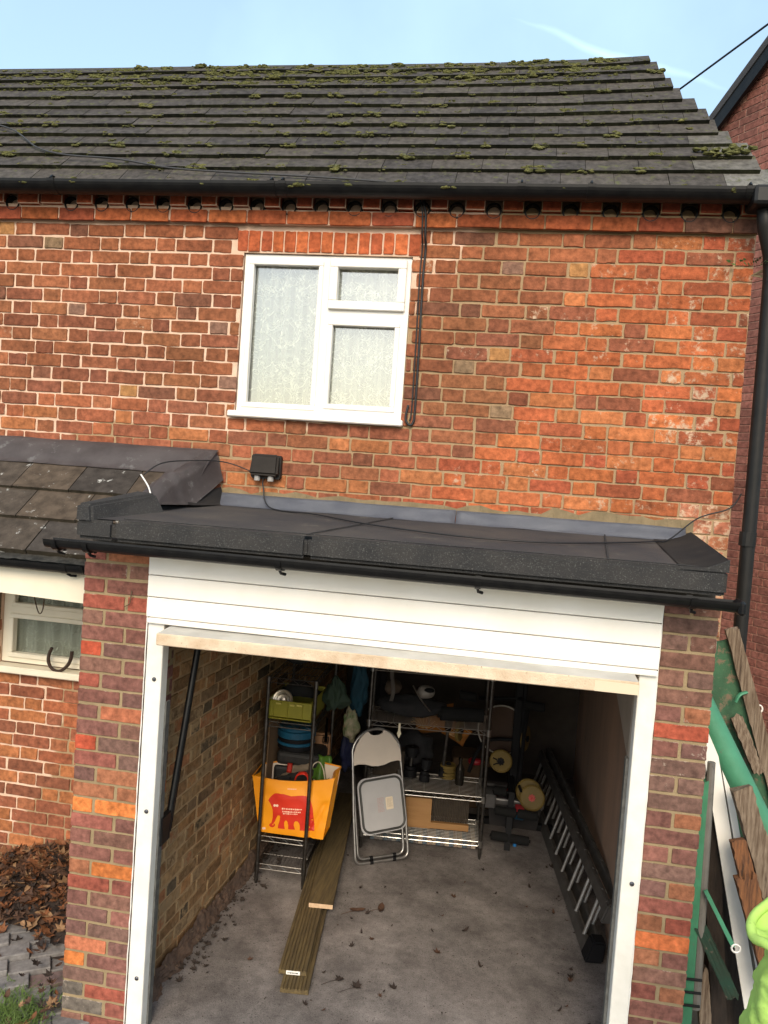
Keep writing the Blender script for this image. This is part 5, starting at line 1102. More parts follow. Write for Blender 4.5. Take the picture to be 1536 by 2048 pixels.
# exercise bench
eb = thing('exercise_bench', 'black multi-gym bench with foam rollers behind the rack and the ladder', 'bench', (.2, 1.8, FLOOR))
b = NB(); F = Fr((.20, 2.05, FLOOR), (1, 0, 0), (0, 1, 0)); fbox(b, F, -.03, .03, -.03, .03, 0, 1.25, bev=.004); fbox(b, F, -.35, .35, .0, .05, 0, .05, bev=.004); fbox(b, F, .03, .06, -.02, .02, .3, 1.3, bev=.004); obj('upright', b, M['black'], eb)
b = NB(); F = Fr((.185, 1.66, FLOOR), (1, 0, 0), (0, 1, 0)); hexa(b, [F(-.022, -.02, 0), F(.022, -.02, 0), F(.022, .03, 0), F(-.022, .03, 0), F(-.012, .10, .40), F(.030, .10, .40), F(.030, .15, .40), F(-.012, .15, .40)]); tube(b, [F(0, .12, .38), F(.01, .40, .42)], .022, 8); tube(b, [F(.06, .2, .42), F(.14, .26, .25)], .012, 8); obj('leg_lever', b, M['black'], eb)
for (xa, xb, z, y) in ((.055, .155, .278, 1.82), (.075, .235, .172, 1.70), (.245, .395, .168, 1.70), (.06, .19, -.015, 1.68), (.20, .345, -.02, 1.68)):
    b = NB(); tube(b, [(xa, y, z), (xa + .004, y, z), (xb - .004, y, z - .004), (xb, y, z - .004)], [.028, .034, .034, .028], 14); tube(b, [(xa - .01, y, z), (xb + .01, y, z - .004)], .012, 8); obj('foam_roller', b, M['foam'], eb)
for (xa, xb, z) in ((-.27, -.13, .955), (.24, .40, .935)):
    b = NB(); tube(b, [(xa, 1.95, z), (xa + .005, 1.95, z), (xb - .005, 1.95, z - .01), (xb, 1.95, z - .01)], [.030, .036, .036, .030], 14); obj('foam_roller', b, M['foam'], eb)
b = NB(); tube(b, smoothpath([(-.11, 1.95, .945), (-.02, 2.0, .94), (.17, 2.03, .95), (.22, 2.0, .96)], 5), .016, 8); tube(b, smoothpath([(.25, 2.0, .3), (.26, 2.0, .7), (.28, 1.97, .92), (.33, 1.95, .94)], 5), .016, 8); tube(b, smoothpath([(-.15, 1.9, .36), (-.10, 1.95, .50), (-.02, 2.0, .60), (.18, 2.03, .62)], 5), .014, 8); obj('press_arm', b, M['black'], eb)
b = NB(); fbox(b, Fr((.02, 1.9, .26), (1, 0, 0), (0, 1, -.1)), -.07, .15, 0, .5, 0, .05, bev=.015); obj('seat_pad', b, mat('black_vinyl', (.014, .012, .012), rough=.4), eb)
dr = thing('round_drum', 'brown glossy drum with a pale rim standing behind the gold plate', 'drum', (.08, 2.1, .42))
F = Fr((.085, 2.12, .66), (1, -.1, 0), (0, .15, 1)); s3 = 1 if F.c.y < 0 else -1
b = NB(); lathe(b, F, [(0, 0), (.19, 0), (.19, -.09 * s3), (0, -.09 * s3)], 48); obj('shell', b, mat('brown_lacquer', (.055, .030, .018), (.04, .022, .014), scale=4, rough=.45, spec=.08), dr)
b = NB(); tube(b, [F(.192 * math.cos(k * math.pi / 24), .192 * math.sin(k * math.pi / 24), .004 * s3) for k in range(48)], .006, 8, closed=True); obj('rim', b, mat('pale_rim', (.40, .36, .31), rough=.4), dr)
# clear storage box with red clips
sb = thing('storage_box', 'translucent grey storage box with red clips under the exercise bench', 'box', (.22, 2.2, FLOOR))
M['clear'] = mat('cloudy_plastic', (.13, .125, .125), (.10, .095, .095), scale=9, rough=.3)
b = NB(); v, fs = hexa(b, [(.045, 2.05, FLOOR), (.415, 2.05, FLOOR), (.415, 2.4, FLOOR), (.045, 2.4, FLOOR), (.02, 2.02, .09), (.44, 2.02, .09), (.44, 2.43, .09), (.02, 2.43, .09)]); obj('tub', b, mat('smoky_plastic', (.045, .042, .042), (.035, .032, .032), scale=12, rough=.5, spec=.2), sb)
b = NB(); box(b, .0, .46, 2.0, 2.45, .091, .145, bev=.015, seg=2); obj('lid', b, M['clear'], sb)
M['redp'] = mat('red_clip', (.30, .015, .022), rough=.4)
for x in (.235,): b = NB(); box(b, x, x + .075, 1.985, 2.005, .055, .12, bev=.006); obj('clip', b, M['redp'], sb)
b = NB(); box(b, .235, .31, 2.025, 2.04, -.02, .02, bev=.006); obj('handle', b, M['blue'], sb)
b = NB(); blob(b, (.09, 2.1, .185), .11, .08, .035, 2, .3, 3, 5); item('red_cloth', 'dark red cloth on the lid of the translucent storage box', 'cloth', b, M['redp'], True)
b = NB(); fbox(b, Fr((-.07, 1.9, .09), (1, .1, 0), (0, 1, .1)), 0, .15, 0, .2, .0, .11, bev=.01); item('pale_carton', 'pale grey carton between the wide rack and the storage box', 'carton', b, M['clear'])
b = NB(); blob(b, (-.10, 2.05, .40), .07, .05, .03, 2, .3, 3, 15); item('red_cloth', 'small red cloth beside the right post of the wide rack', 'cloth', b, M['redp'], True)
b = NB(); cyl(b, (.243, 1.72, FLOOR + .008), (.243, 1.72, FLOOR + .030), .014, 14); item('blue_cap', 'small bright blue bottle cap on the floor by the bench foot', 'cap', b, mat('bright_blue', (.03, .2, .5), rough=.4))
# striped rug seen through the lowest shelf
b = NB(); cols = [(.10, .13, .16), (.30, .22, .17), (.34, .27, .2), (.09, .12, .15), (.16, .14, .13), (.38, .31, .24)]
lay = None
for k in range(24):
    n0 = len(b.faces); fbox(b, Fr(PB(.06 + k * .033, .10, .02), FB.a, FB.b), 0, .0325, 0, .24, 0, .055, bev=.004); b.faces.ensure_lookup_table(); paint(b, b.faces[n0:], cols[k % 6] if k > 9 else mixc3(cols[k % 6], (.1, .12, .13), .6))
item('striped_rug', 'folded striped rug under the lowest shelf of the wide rack', 'rug', b, mat('rug', (1, 1, 1), attr=True, scale=40, rough=.95))

# ------------------------------------------------------------------ aluminium extension ladder on its side along the right wall
ladder = thing('extension_ladder', 'dark aluminium extension ladder lying on its side along the right wall', 'ladder', (.6, 1.6, FLOOR))
M['alu'] = mat('dull_aluminium', (.42, .40, .38), (.32, .31, .30), rough=.42, metal=.8, scale=30); M['alu_dark'] = mat('dirty_aluminium', (.12, .11, .10), (.08, .074, .068), rough=.55, metal=.5, scale=12, bump=.2)
LA, LB = V((.735, .42, 0)), V((.452, 2.95, 0)); dl = (LB - LA).normalized(); sl = V((dl.y, -dl.x, 0))
if sl.x < 0: sl = -sl
Ll = (LB - LA).length
def lad(t, h, o): return LA + dl * t + sl * (o + h * .30) + V((0, 0, FLOOR + .012 + h))
for sec, off, t0, t1 in ((0, -.09, 0.0, Ll), (1, -.010, .12, Ll + .1)):
    for nm, h in (('rail', .03), ('rail', .315)):
        b = NB(); hexa(b, [lad(t0, h - .032, off - .012), lad(t0, h - .032, off + .016), lad(t1, h - .032, off + .016), lad(t1, h - .032, off - .012), lad(t0, h + .032, off - .012), lad(t0, h + .032, off + .016), lad(t1, h + .032, off + .016), lad(t1, h + .032, off - .012)]); bmesh.ops.bevel(b, geom=b.edges[:], offset=.004, segments=1, affect='EDGES')
        for k in range(11):
            t = t0 + .14 + k * .25
            if t < t1: cyl(b, lad(t, h + .03, off + .002), lad(t, h + .036, off + .002), .011, 8)
        obj('rail', b, M['alu_dark'], ladder)
    for k in range(11):
        t = t0 + .14 + k * .25
        if t > t1: continue
        b = NB(); tube(b, [lad(t, .05, off), lad(t, .295, off)], .0145, 8, flat=.8); obj('rung', b, M['alu'], ladder)
b = NB(); hexa(b, [lad(-.06, .0, -.11), lad(-.06, .0, .0), lad(.05, .0, .0), lad(.05, .0, -.11), lad(-.05, .12, -.1), lad(-.05, .12, -.02), lad(.05, .12, -.02), lad(.05, .12, -.1)]); bmesh.ops.bevel(b, geom=b.edges[:], offset=.01, segments=2, affect='EDGES'); obj('rubber_foot', b, M['black'], ladder)
b = NB(); hexa(b, [lad(-.06, .24, -.11), lad(-.06, .24, .0), lad(.03, .24, .0), lad(.03, .24, -.11), lad(-.05, .35, -.1), lad(-.05, .35, -.02), lad(.03, .35, -.02), lad(.03, .35, -.1)]); bmesh.ops.bevel(b, geom=b.edges[:], offset=.01, segments=2, affect='EDGES'); obj('rubber_foot', b, M['alu_dark'], ladder)

# ------------------------------------------------------------------ scrap timber and gutters leaning by the right pier
M['greenp'] = mat('green_paint', (.060, .235, .135), (.045, .175, .095), scale=7, rough=.5, c3=(.14, .13, .10), sc3=24, t3=.64, bump=.3, bscale=60)
M['greenwood'] = mat('peeling_green_paint', (.045, .125, .065), (.03, .08, .042), scale=10, rough=.8, c3=(.16, .12, .08), sc3=18, t3=.54, bump=.6, bscale=50)
M['rotten'] = mat('rotten_timber', (.23, .175, .125), (.085, .054, .034), scale=11, rough=.95, stretch=(9, 9, .5), bump=1.0, bscale=22, c3=(.05, .034, .024), sc3=7, t3=.60)
M['rustwood'] = mat('orange_rotten_timber', (.22, .09, .035), (.09, .04, .02), scale=11, rough=.95, stretch=(9, 9, .6), bump=1.0, bscale=22, c3=(.03, .018, .012), sc3=8, t3=.58)
M['darkwood'] = mat('dark_wet_timber', (.035, .024, .018), (.018, .013, .010), scale=9, rough=.85, stretch=(6, 6, 1), bump=.6)
M['greyalu'] = mat('grey_weathered_metal', (.20, .185, .165), (.14, .135, .12), scale=9, rough=.6, metal=.3, c3=(.07, .07, .06), sc3=20, t3=.62)
def board(name, label, p, q, wd, th, m, cat='timber', side=(1, 0, 0), rag=0.0, seed=1, group=None, n=60, par=None):
    """plank from p to q: width along side, ragged edges and ends if rag"""
    p, q = V(p), V(q); d = (q - p).normalized(); s = V(side); s = (s - d * s.dot(d)).normalized(); t = d.cross(s); L = (q - p).length; b = NB(); rows = []
    for k in range(n + 1):
        u = k / n; r1 = rag * (.55 * mnoise.noise(V((u * L * 6, seed, 0))) + .35 * mnoise.noise(V((u * L * 38, seed, 0)))); r2 = rag * (.55 * mnoise.noise(V((u * L * 6, seed, 7))) + .35 * mnoise.noise(V((u * L * 38, seed, 7)))); sh = 0.4 * rag * mnoise.noise(V((u * L * 14, seed, 3)))
        c = p + d * L * u
        row = []
        for m_ in range(9):
            a = m_ / 8 - .5; e = rag * 2.2 * mnoise.noise(V((m_ * 1.9, seed * 2, u * 2))) if k in (0, n) else 0
            row.append(c + s * (a * wd + (r1 if m_ == 0 else r2 if m_ == 8 else sh * .3)) + d * e * 2.0 + t * (th / 2 + sh * .3 + .25 * rag * mnoise.noise(V((m_ * 2, u * L * 4, seed)))))
        bot = [c + s * (a_ * wd / 2) - t * th / 2 for a_ in (1, -1)]
        rows.append([b.verts.new(x) for x in row + bot])
    for A, B in zip(rows, rows[1:]):
        for i in range(11): b.faces.new((A[i], A[(i + 1) % 11], B[(i + 1) % 11], B[i]))
    b.faces.new(rows[0][::-1]); b.faces.new(rows[-1])
    return obj(name, b, m, par, label, cat if par is None else None, group)
# green painted door frame with bare timber edge
gfm = thing('timber_frame', 'peeling green timber frame with a bare weathered edge leaning by the downpipe', 'timber', (1.2, -.1, 0))
board('panel', None, (1.03, -.16, 1.93), (1.54, -.24, .42), .20, .03, M['greenwood'], side=(1, -.1, .3), rag=.004, seed=4, par=gfm)
board('edge_strip', None, (1.115, -.20, 2.02), (1.66, -.27, .40), .062, .045, M['rotten'], side=(1, -.1, .3), rag=.008, seed=5, par=gfm)
b = NB(); tube(b, smoothpath([(1.20, -.24, 1.725), (1.165, -.25, 1.71), (1.15, -.25, 1.675)], 4), .013, 8, flat=.5); obj('hinge_stub', b, M['greenp'], gfm)
board('broken_batten', 'short splintered grey batten stuck to the peeling green frame', (1.16, -.24, 1.60), (1.27, -.29, 1.36), .05, .03, M['rotten'], rag=.012, seed=8)
# green half round gutter
gp = NB(); p, q = V((.945, -.40, 1.70)), V((1.50, -.52, .72)); d = (q - p).normalized(); s = (V((1, 0, .5)) - d * V((1, 0, .5)).dot(d)).normalized(); t_ = d.cross(s)
if t_.y > 0: t_ = -t_
rows = []
for k in range(25):
    c = p + (q - p) * k / 24; ro = [c + s * .062 * math.cos(a) + t_ * .062 * math.sin(a) for a in [math.pi * m_ / 12 for m_ in range(13)]] ; ri = [c + s * .056 * math.cos(a) + t_ * .056 * math.sin(a) for a in [math.pi * m_ / 12 for m_ in range(12, -1, -1)]]
    rows.append([gp.verts.new(x) for x in ro + ri])
for A, B in zip(rows, rows[1:]):
    for i in range(26): gp.faces.new((A[i], A[(i + 1) % 26], B[(i + 1) % 26], B[i]))
gp.faces.new(rows[0][::-1]); gp.faces.new(rows[-1]); obj('green_gutter', gp, M['greenp'], None, 'large green half round gutter length slanting down beside the right pier', 'gutter', smooth=True)
# white plastic fascia length
wf = thing('white_fascia_length', 'long white plastic fascia length leaning behind the rotten timber', 'fascia', (1.1, -.5, 0))
board('face', None, (.972, -.46, 1.60), (1.285, -.56, .22), .062, .012, M['upvc'], side=(1, 0, .2), rag=0, par=wf)
board('lip', None, (1.035, -.45, 1.56), (1.345, -.55, .24), .030, .02, M['upvc'], side=(1, 0, .2), rag=0, par=wf)
board('groove', None, (1.012, -.455, 1.56), (1.322, -.555, .24), .006, .014, M['greyalu'], side=(1, 0, .2), par=wf)
# grey and green post nearest the pier
gpst = thing('green_post', 'tall green post with a grey metal front right against the pier', 'post', (.98, -.6, 0))
b = NB(); hexa(b, [(.925, -.60, .25), (.985, -.615, .25), (.985, -.56, .25), (.925, -.55, .25), (.915, -.60, 1.36), (.965, -.615, 1.40), (.965, -.56, 1.40), (.915, -.55, 1.36)]); obj('green_side', b, M['greenp'], gpst)
b = NB(); tube(b, [(.998, -.60, .36), (.985, -.60, .9), (.972, -.60, 1.48)], [.022, .020, .017], 10); obj('grey_front', b, M['greyalu'], gpst)
for z in (.38, .44, .50): b = NB(); tube(b, [(.935, -.625, z), (1.01, -.625, z + .004)], .006, 5); obj('wire_band', b, M['black'], gpst)
board('rotten_timber', 'grey rotten timber with a splintered top crossing the white fascia', (1.105, -.60, 1.38), (1.40, -.66, .55), .085, .06, M['rotten'], rag=.016, seed=11)
board('rotten_timber', 'orange brown rotten timber, short and splintered, just above the person', (1.135, -.66, 1.02), (1.315, -.69, .50), .09, .05, M['rustwood'], rag=.016, seed=14)
board('rotten_timber', 'short dark rotten stub between the white fascia and the grey rotten timber', (1.10, -.63, 1.16), (1.18, -.66, .90), .06, .05, M['rustwood'], rag=.014, seed=17)
board('dark_timber', 'dark wet timber standing upright behind the green post', (1.02, -.42, 1.30), (1.16, -.50, .0), .07, .05, M['darkwood'], rag=.01, seed=19)
board('dark_timber', 'second dark wet timber in the shade left of the white fascia', (1.05, -.30, 1.30), (1.26, -.40, .0), .10, .05, M['darkwood'], rag=.012, seed=21)
board('dark_timber', 'brown timber foot showing at the bottom beside the dark wet timber', (1.02, -.55, .52), (1.10, -.60, -.05), .05, .05, M['rotten'], rag=.012, seed=23)
b = NB(); cyl(b, (.99, -.36, 1.47), (1.08, -.42, 1.0), .045, 16); obj('black_pipe', b, M['iron'], None, 'short black pipe in the gap between the green post and the white fascia', 'pipe')
gl = thing('green_lath', 'thin bright green lath with a white ring at its lower end', 'lath', (1.05, -.6, .6))
board('lath', None, (.985, -.64, .92), (1.115, -.66, .70), .018, .012, M['greenp'], rag=.002, par=gl)
b = NB(); tube(b, [(1.125 + .018 * math.cos(k * .524), -.665, .695 + .018 * math.sin(k * .524)) for k in range(12)], .0045, 6, closed=True); obj('ring', b, M['upvc'], gl)
board('green_board', 'dark green splintered board end lying low behind the green post', (.985, -.60, .74), (1.14, -.63, .46), .055, .03, mat('dark_green_wood', (.012, .045, .028), (.02, .03, .018), scale=20, rough=.9, c3=(.09, .07, .05), sc3=30, t3=.6), rag=.012, seed=27)
for k, (x, z) in enumerate(((.915, 1.475), (.915, .885))):
    b = NB(); tube(b, [(x, -.60, z + .012), (x + .016, -.605, z + .012), (x + .018, -.605, z - .012), (x, -.60, z - .012)], .005, 6); obj('white_hook', b, M['upvc'], None, ('upper' if k == 0 else 'lower') + ' small white plastic hook at the edge of the right pier', 'hook')

# ------------------------------------------------------------------ person in a lime hoodie at the right edge
def skin_mesh(name, verts, edges, radii, m, parent, root=0, sub=2, disp=0, label=None, cat=None):
    me = bpy.data.meshes.new(name); o0 = loc_of(parent) if parent is not None else V(verts[root])
    me.from_pydata([tuple(V(v) - o0) for v in verts], edges, []); o = bpy.data.objects.new(name, me); col.objects.link(o)
    if parent is not None: o.parent = parent
    else: o.location = o0
    md = o.modifiers.new('skin', 'SKIN'); md.use_smooth_shade = True
    for i, r in enumerate(radii):
        s = me.skin_vertices[0].data[i]; s.radius = (r, r) if not isinstance(r, tuple) else r; s.use_root = (i == root)
    sb_ = o.modifiers.new('sub', 'SUBSURF'); sb_.levels = sub; sb_.render_levels = sub
    if disp:
        tx = bpy.data.textures.new(name + '_folds', 'CLOUDS'); tx.noise_scale = .11; tx.noise_depth = 4; d_ = o.modifiers.new('folds', 'DISPLACE'); d_.texture = tx; d_.strength = disp; d_.mid_level = .5; d_.texture_coords = 'LOCAL'
        tx2 = bpy.data.textures.new(name + '_creases', 'CLOUDS'); tx2.noise_scale = .032; tx2.noise_depth = 1; d2_ = o.modifiers.new('creases', 'DISPLACE'); d2_.texture = tx2; d2_.strength = disp * .32; d2_.mid_level = .5; d2_.texture_coords = 'LOCAL'
    me.materials.append(m)
    if label: o['label'] = label; o['category'] = cat
    return o
PX, PY = .965, -1.83
def pp(x, y, z): return (PX + x, PY + y, z)
M['skin'] = mat('skin', (.52, .31, .22), (.47, .27, .19), scale=20, rough=.5); M['lime'] = mat('lime_hoodie', (.44, .66, .15), (.37, .57, .12), scale=6, rough=.85, bump=.4, bscale=260, c3=(.22, .34, .07), sc3=9, t3=.58); M['jeans'] = mat('dark_trousers', (.03, .035, .05), rough=.9)
# facing +x (to the right), leaning forward; y is the left-right of the body
BV = [pp(-.06, 0, .83), pp(-.04, 0, 1.0), pp(.0, 0, 1.18), pp(.04, 0, 1.33), pp(.09, 0, 1.43), pp(.13, 0, 1.50), pp(.17, 0, 1.56),
      pp(.03, .17, 1.36), pp(.08, .24, 1.10), pp(.26, .22, .95), pp(.03, -.17, 1.36), pp(.08, -.24, 1.10), pp(.26, -.22, .95),
      pp(-.05, .10, .78), pp(.0, .11, .38), pp(-.04, .11, -.0), pp(-.05, -.10, .78), pp(.02, -.11, .38), pp(-.03, -.11, -.0), pp(.10, .12, -.04), pp(.11, -.12, -.04)]
BE = [(0, 1), (1, 2), (2, 3), (3, 4), (4, 5), (5, 6), (3, 7), (7, 8), (8, 9), (3, 10), (10, 11), (11, 12), (0, 13), (13, 14), (14, 15), (0, 16), (16, 17), (17, 18), (15, 19), (18, 20)]
BR_ = [.13, .125, .14, .13, .06, .05, .05, .055, .042, .03, .055, .042, .03, .085, .06, .042, .085, .06, .042, .035, .035]
person = skin_mesh('person', BV, BE, BR_, M['skin'], None, 0, 2, 0, 'person in a lime green hooded top seen from behind at the right edge', 'person')
# head, face and hands joined on as children
b = NB(); blob(b, pp(.20, 0, 1.655), .095, .075, .115, 3, .04, 2, 1)
for v in b.verts:
    if v.co.x > PX + .27: v.co.x = PX + .27 + (v.co.x - PX - .27) * .6
blob(b, pp(.297, 0, 1.645), .022, .014, .022, 2, .1, 2, 3)
for s in (1, -1): blob(b, pp(.20, s * .076, 1.65), .018, .010, .03, 2, .1, 2, 4)
obj('head', b, M['skin'], person, smooth=True)
b = NB()
for s in (1, -1): blob(b, pp(.277, s * .03, 1.672), .008, .013, .007, 2, .0, 2, 5)
obj('eyes', b, M['black'], person)
b = NB(); blob(b, pp(.275, 0, 1.60), .010, .026, .006, 2, .1, 2, 6); obj('mouth', b, mat('lips', (.38, .14, .11), rough=.5), person)
b = NB(); blob(b, pp(.175, 0, 1.69), .100, .084, .10, 3, .1, 5, 2); obj('hair', b, mat('brown_hair', (.05, .03, .018), rough=.7), person, smooth=True)
for s in (1, -1):
    hv = [pp(.26, s * .22, .95), pp(.30, s * .215, .925), pp(.335, s * .21, .905)]; he = [(0, 1), (1, 2)]; hr = [(.028, .020), (.034, .018), (.034, .016)]
    for k in range(4):
        o_ = (k - 1.5) * .018; i0 = len(hv); L = (.062, .072, .068, .052)[k]
        hv += [pp(.352, s * .21 + o_, .895), pp(.352 + L * .5, s * .21 + o_, .872), pp(.352 + L * .85, s * .21 + o_, .838)]; he += [(2, i0), (i0, i0 + 1), (i0 + 1, i0 + 2)]; hr += [.0092, .0086, .0075]
    i0 = len(hv); hv += [pp(.31, s * .21 - s * .035, .90), pp(.34, s * .21 - s * .05, .875)]; he += [(1, i0), (i0, i0 + 1)]; hr += [.011, .009]
    skin_mesh('hand', hv, he, hr, M['skin'], person, 0, 2)
HV = [pp(-.06, 0, .80), pp(-.04, 0, 1.0), pp(.0, 0, 1.18), pp(.03, 0, 1.33), pp(.07, 0, 1.42), pp(.03, .17, 1.35), pp(.08, .245, 1.10), pp(.24, .225, .965), pp(.03, -.17, 1.35), pp(.08, -.245, 1.10), pp(.24, -.225, .965)]
skin_mesh('hoodie', HV, [(0, 1), (1, 2), (2, 3), (3, 4), (3, 5), (5, 6), (6, 7), (3, 8), (8, 9), (9, 10)], [(.15, .165), (.15, .165), (.155, .175), (.135, .15), (.06, .075), .082, .066, .05, .082, .066, .05], M['lime'], person, 1, 4, .055)
# hood lying open on the back of the neck
b = NB()
def hood(u, v):   # u round the opening, v from the rim down into the collar
    a = 2 * math.pi * u; rx, ry = .135 * (1 - .35 * v) , .125 * (1 - .25 * v); inn = .5 + .5 * math.cos(a)
    return V(pp(-.035 + rx * math.cos(a) + .05 * v, ry * math.sin(a), 1.462 + .075 * math.cos(a) * (1 - v) - .13 * v ** 1.3 * (1 - .3 * inn) + .02 * mnoise.noise(V((math.cos(a) * 2.2, math.sin(a) * 2.2, v * 2)))))
sheet(b, hood, 40, 12); bmesh.ops.remove_doubles(b, verts=b.verts[:], dist=.0005); solidify(b, .010)
tube(b, [hood(k / 40, 0) for k in range(40)], .014, 8, closed=True); obj('hood', b, M['lime'], person, smooth=True)
TV = [pp(-.06, 0, .86), pp(-.05, .10, .76), pp(.0, .11, .38), pp(-.04, .11, .0), pp(-.05, -.10, .76), pp(.02, -.11, .38), pp(-.03, -.11, .0)]
skin_mesh('trousers', TV, [(0, 1), (1, 2), (2, 3), (0, 4), (4, 5), (5, 6)], [.15, .105, .08, .065, .105, .08, .065], M['jeans'], person, 0, 2, .01)
for s in (1, -1):
    b = NB(); blob(b, pp(.03, s * .115, -.045), .135, .05, .05, 3, .05, 2, 3); obj('shoe', b, M['black'], person, smooth=True)

# ------------------------------------------------------------------ leaves, grass
def leafmesh(b, c, s, rot, lobes, tilt, curl):
    n = 14 if lobes else 10; pts = []
    for k in range(n):
        a = 2 * math.pi * k / n
        r = (.55 + .45 * (k % 2)) * (1 if math.cos(a) > -.3 else .7) if lobes else 1 - .55 * abs(math.sin(a))
        pts.append((r * math.cos(a) * s, r * math.sin(a) * s * (.95 if lobes else .75)))
    Mx = Matrix.Rotation(rot, 3, 'Z') @ Matrix.Rotation(tilt, 3, 'X')
    def P(x, y): return V(c) + Mx @ V((x, y, curl * (x * x + y * y) / s + .35 * abs(y)))
    cv = b.verts.new(P(0, 0)); ring = [b.verts.new(P(x, y)) for x, y in pts]
    return [b.faces.new((cv, ring[k], ring[(k + 1) % n])) for k in range(n)]
M['leaf1'] = mat('dry_leaf', (.085, .040, .022), (.05, .026, .016), scale=30, rough=.8); M['leaf2'] = mat('dark_leaf', (.035, .022, .017), (.022, .015, .012), scale=30, rough=.85); M['leaf3'] = mat('orange_leaf', (.20, .075, .028), (.13, .05, .02), scale=30, rough=.8)
big = [((-.74, .52), .055, 'large reddish brown dry leaf lying flat near the middle of the floor', 'leaf1'), ((-.60, .58), .058, 'large curled brown leaf next to the reddish brown one', 'leaf1'), ((-.60, -.20), .042, 'dark lobed leaf with a long stalk near the front of the floor', 'leaf2'), ((-.70, -.16), .034, 'dark folded leaf left of the long stalked one', 'leaf2')]
for i, ((x, y), s, lb, mm) in enumerate(big):
    b = NB(); leafmesh(b, (x, y, FLOOR + .006), s, i * 1.3 + .3, i > 1, .05, .25); tube(b, [(x, y, FLOOR + .008), (x - .04, y - .03, FLOOR + .012), (x - .09, y - .07, FLOOR + .008)], .0015, 4); obj('fallen_leaf', b, M[mm], None, lb, 'leaf', 'fallen leaves on the garage floor')
protos = []
for i in range(6):
    b = NB(); leafmesh(b, (0, 0, 0), 1, 0, i % 2 == 0, .1, .4 + .1 * i); me = bpy.data.meshes.new('fallen_leaf'); b.to_mesh(me); b.free(); me.materials.append(M['leaf2'] if i % 3 else M['leaf1']); protos.append(me)
for i in range(70):
    o = bpy.data.objects.new('fallen_leaf', protos[i % 6]); col.objects.link(o); s = rnd.choice((.010, .014, .018, .025, .034))
    x, y = U(-1.35, .55), U(-.75, 1.5)
    if -1.2 < x + .118 * (y + .3) < -.82 + .0 and y > -.4: x += .45
    if i > 52: x, y = U(.30, .62), U(-.2, 1.2)
    o.location = (x, y, FLOOR + .006); o.scale = (s, s * U(.6, 1), s); o.rotation_euler = (U(-.2, .2), U(-.2, .2), U(0, 6.3))
    o['label'] = 'small curled dry brown leaf scattered on the concrete floor'; o['category'] = 'leaf'; o['group'] = 'small dry leaves scattered on the garage floor'
# debris along the left wall
b = NB()
for i in range(420):
    t = rnd.random() ** .8; x = -1.62 + t * .13 + abs(rnd.gauss(0, .06)) + .05 * max(0, mnoise.noise(V((t * 7, 0, 0)))); y = -.45 + t * 2.2; s = U(.0015, .008); blob(b, (x, y, FLOOR + s * .4), s, s * .8, s * .5, 1, .4, 3, i)
for i in range(70):
    t = rnd.random(); leafmesh(b, (-1.60 + t * .13 + abs(rnd.gauss(0, .08)), -.45 + t * 2.0, FLOOR + .008), U(.012, .03), U(0, 6), True, U(-.5, .5), .4)
for i in range(500): s = U(.0015, .004); blob(b, (U(-1.5, .6), U(-.9, 1.9), FLOOR + .002), s, s, s * .5, 1, .3, 3, i)
obj('floor_debris', b, mat('crumbs', (.05, .036, .028), (.03, .022, .018), scale=30, rough=1), None, 'dirt and crumbs gathered along the left wall of the garage floor', 'debris', kind='stuff')
# drift of autumn leaves against the left wall
def drift(x, y):
    h = .40 * max(0, 1 - (y / -.42)) ** 1.1 * (0.62 + .38 * min(1, max(0, (x + 2.9) / .5))) if y > -.42 else 0
    return h
b = NB(); sheet(b, lambda u, v: V((-4.0 + 2.04 * u, -.02 - .44 * v, FLOOR + .05 + max(0, drift(-4.0 + 2.04 * u, -.02 - .44 * v) - .03))), 30, 12); dm = [M['leaf2']]
for i in range(2600):
    x, y = U(-3.6, -1.96), -.03 - abs(rnd.gauss(0, .14)); 
    if y < -1.0: continue
    fs = leafmesh(b, (x, y, FLOOR + .06 + drift(x, y) + U(-.02, .03)), U(.014, .062), U(0, 6.3), rnd.random() < .6, U(-.7, .7), U(-.6, .9))
    k = rnd.choice((0, 1, 1, 2, 2, 3)); 
    for f in fs: f.material_index = k
M['leaf4'] = mat('tan_leaf', (.26, .15, .075), (.19, .105, .05), scale=30, rough=.8)
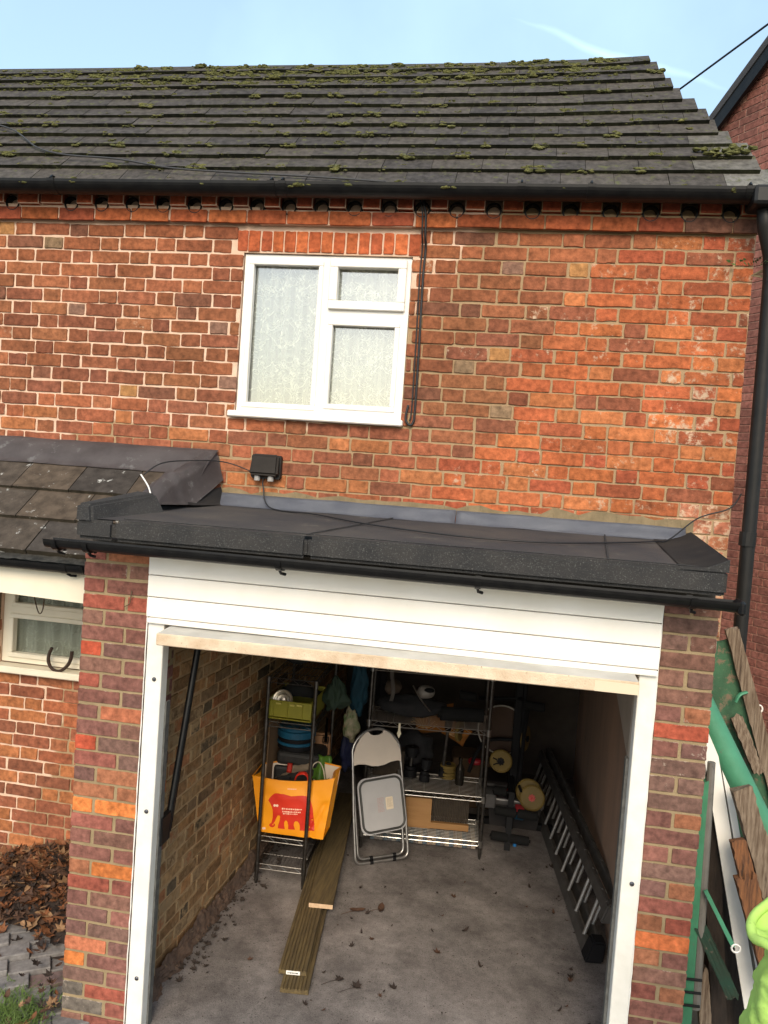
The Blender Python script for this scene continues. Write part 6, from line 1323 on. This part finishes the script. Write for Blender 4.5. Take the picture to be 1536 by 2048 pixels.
obj('leaf_drift', b, [M['leaf2'], M['leaf1'], M['leaf3'], M['leaf4']], None, 'deep drift of brown autumn leaves against the wall below the left window', 'leaves', kind='stuff')
b = NB()
for i in range(110):
    x, y = U(-3.2, -1.97), U(-1.3, -.35)
    if rnd.random() < .35: x = U(-2.12, -1.97)
    fs = leafmesh(b, (x, y, FLOOR + .035 + (.07 if y > -.9 and x < -2.05 else .02)), U(.018, .04), U(0, 6.3), rnd.random() < .7, U(-.5, .5), U(0, .7)); k = rnd.choice((0, 1, 2, 3))
    for f in fs: f.material_index = k
for i in range(260):
    x, y = 2.2 + U(-.5, .6), 3.2 + U(-.6, .4); fs = leafmesh(b, (x, y, .30 + U(0, .12)), U(.03, .06), U(0, 6.3), True, U(-.8, .8), .5); k = rnd.choice((0, 1, 0, 1, 2))
    for f in fs: f.material_index = k
obj('scattered_leaves', b, [M['leaf2'], M['leaf1'], M['leaf3'], M['leaf4']], None, 'loose autumn leaves scattered on the block paving and by the dark wall', 'leaves', kind='stuff')
b = NB(); g = sheet(b, lambda u, v: V((1.3 + 2.2 * u, 1.2 + 3.2 * v, FLOOR + .40 * min(1, max(0, (v - .1) / .4)) + .04 * mnoise.noise(V((u * 4, v * 4, 0))))), 16, 16); obj('bank', b, mat('bank_soil', (.035, .025, .018), (.05, .04, .022), scale=6, rough=1, bump=1), kind='structure')
b = NB()
for i in range(1300):
    x, y = -2.18 + rnd.gauss(0, .10), -.92 + rnd.gauss(0, .11)
    if x > -1.97: continue
    a, l = U(0, 6.3), U(.03, .09); d = V((math.cos(a) * U(.2, 1), math.sin(a) * U(.2, 1), 1)).normalized(); p = V((x, y, FLOOR + .02)); s = V((-math.sin(a), math.cos(a), 0)) * .0028
    v = [b.verts.new(q) for q in (p - s, p + s, p + d * l * .6 + s * .8, p + d * l + V((math.cos(a), math.sin(a), -.4)) * l * .4, p + d * l * .6 - s * .8)]; b.faces.new(v)
obj('grass_tuft', b, mat('grass_blade', (.075, .13, .022), (.11, .16, .04), scale=30, rough=.7), None, 'tuft of green grass growing at the foot of the left pier', 'grass', kind='stuff')
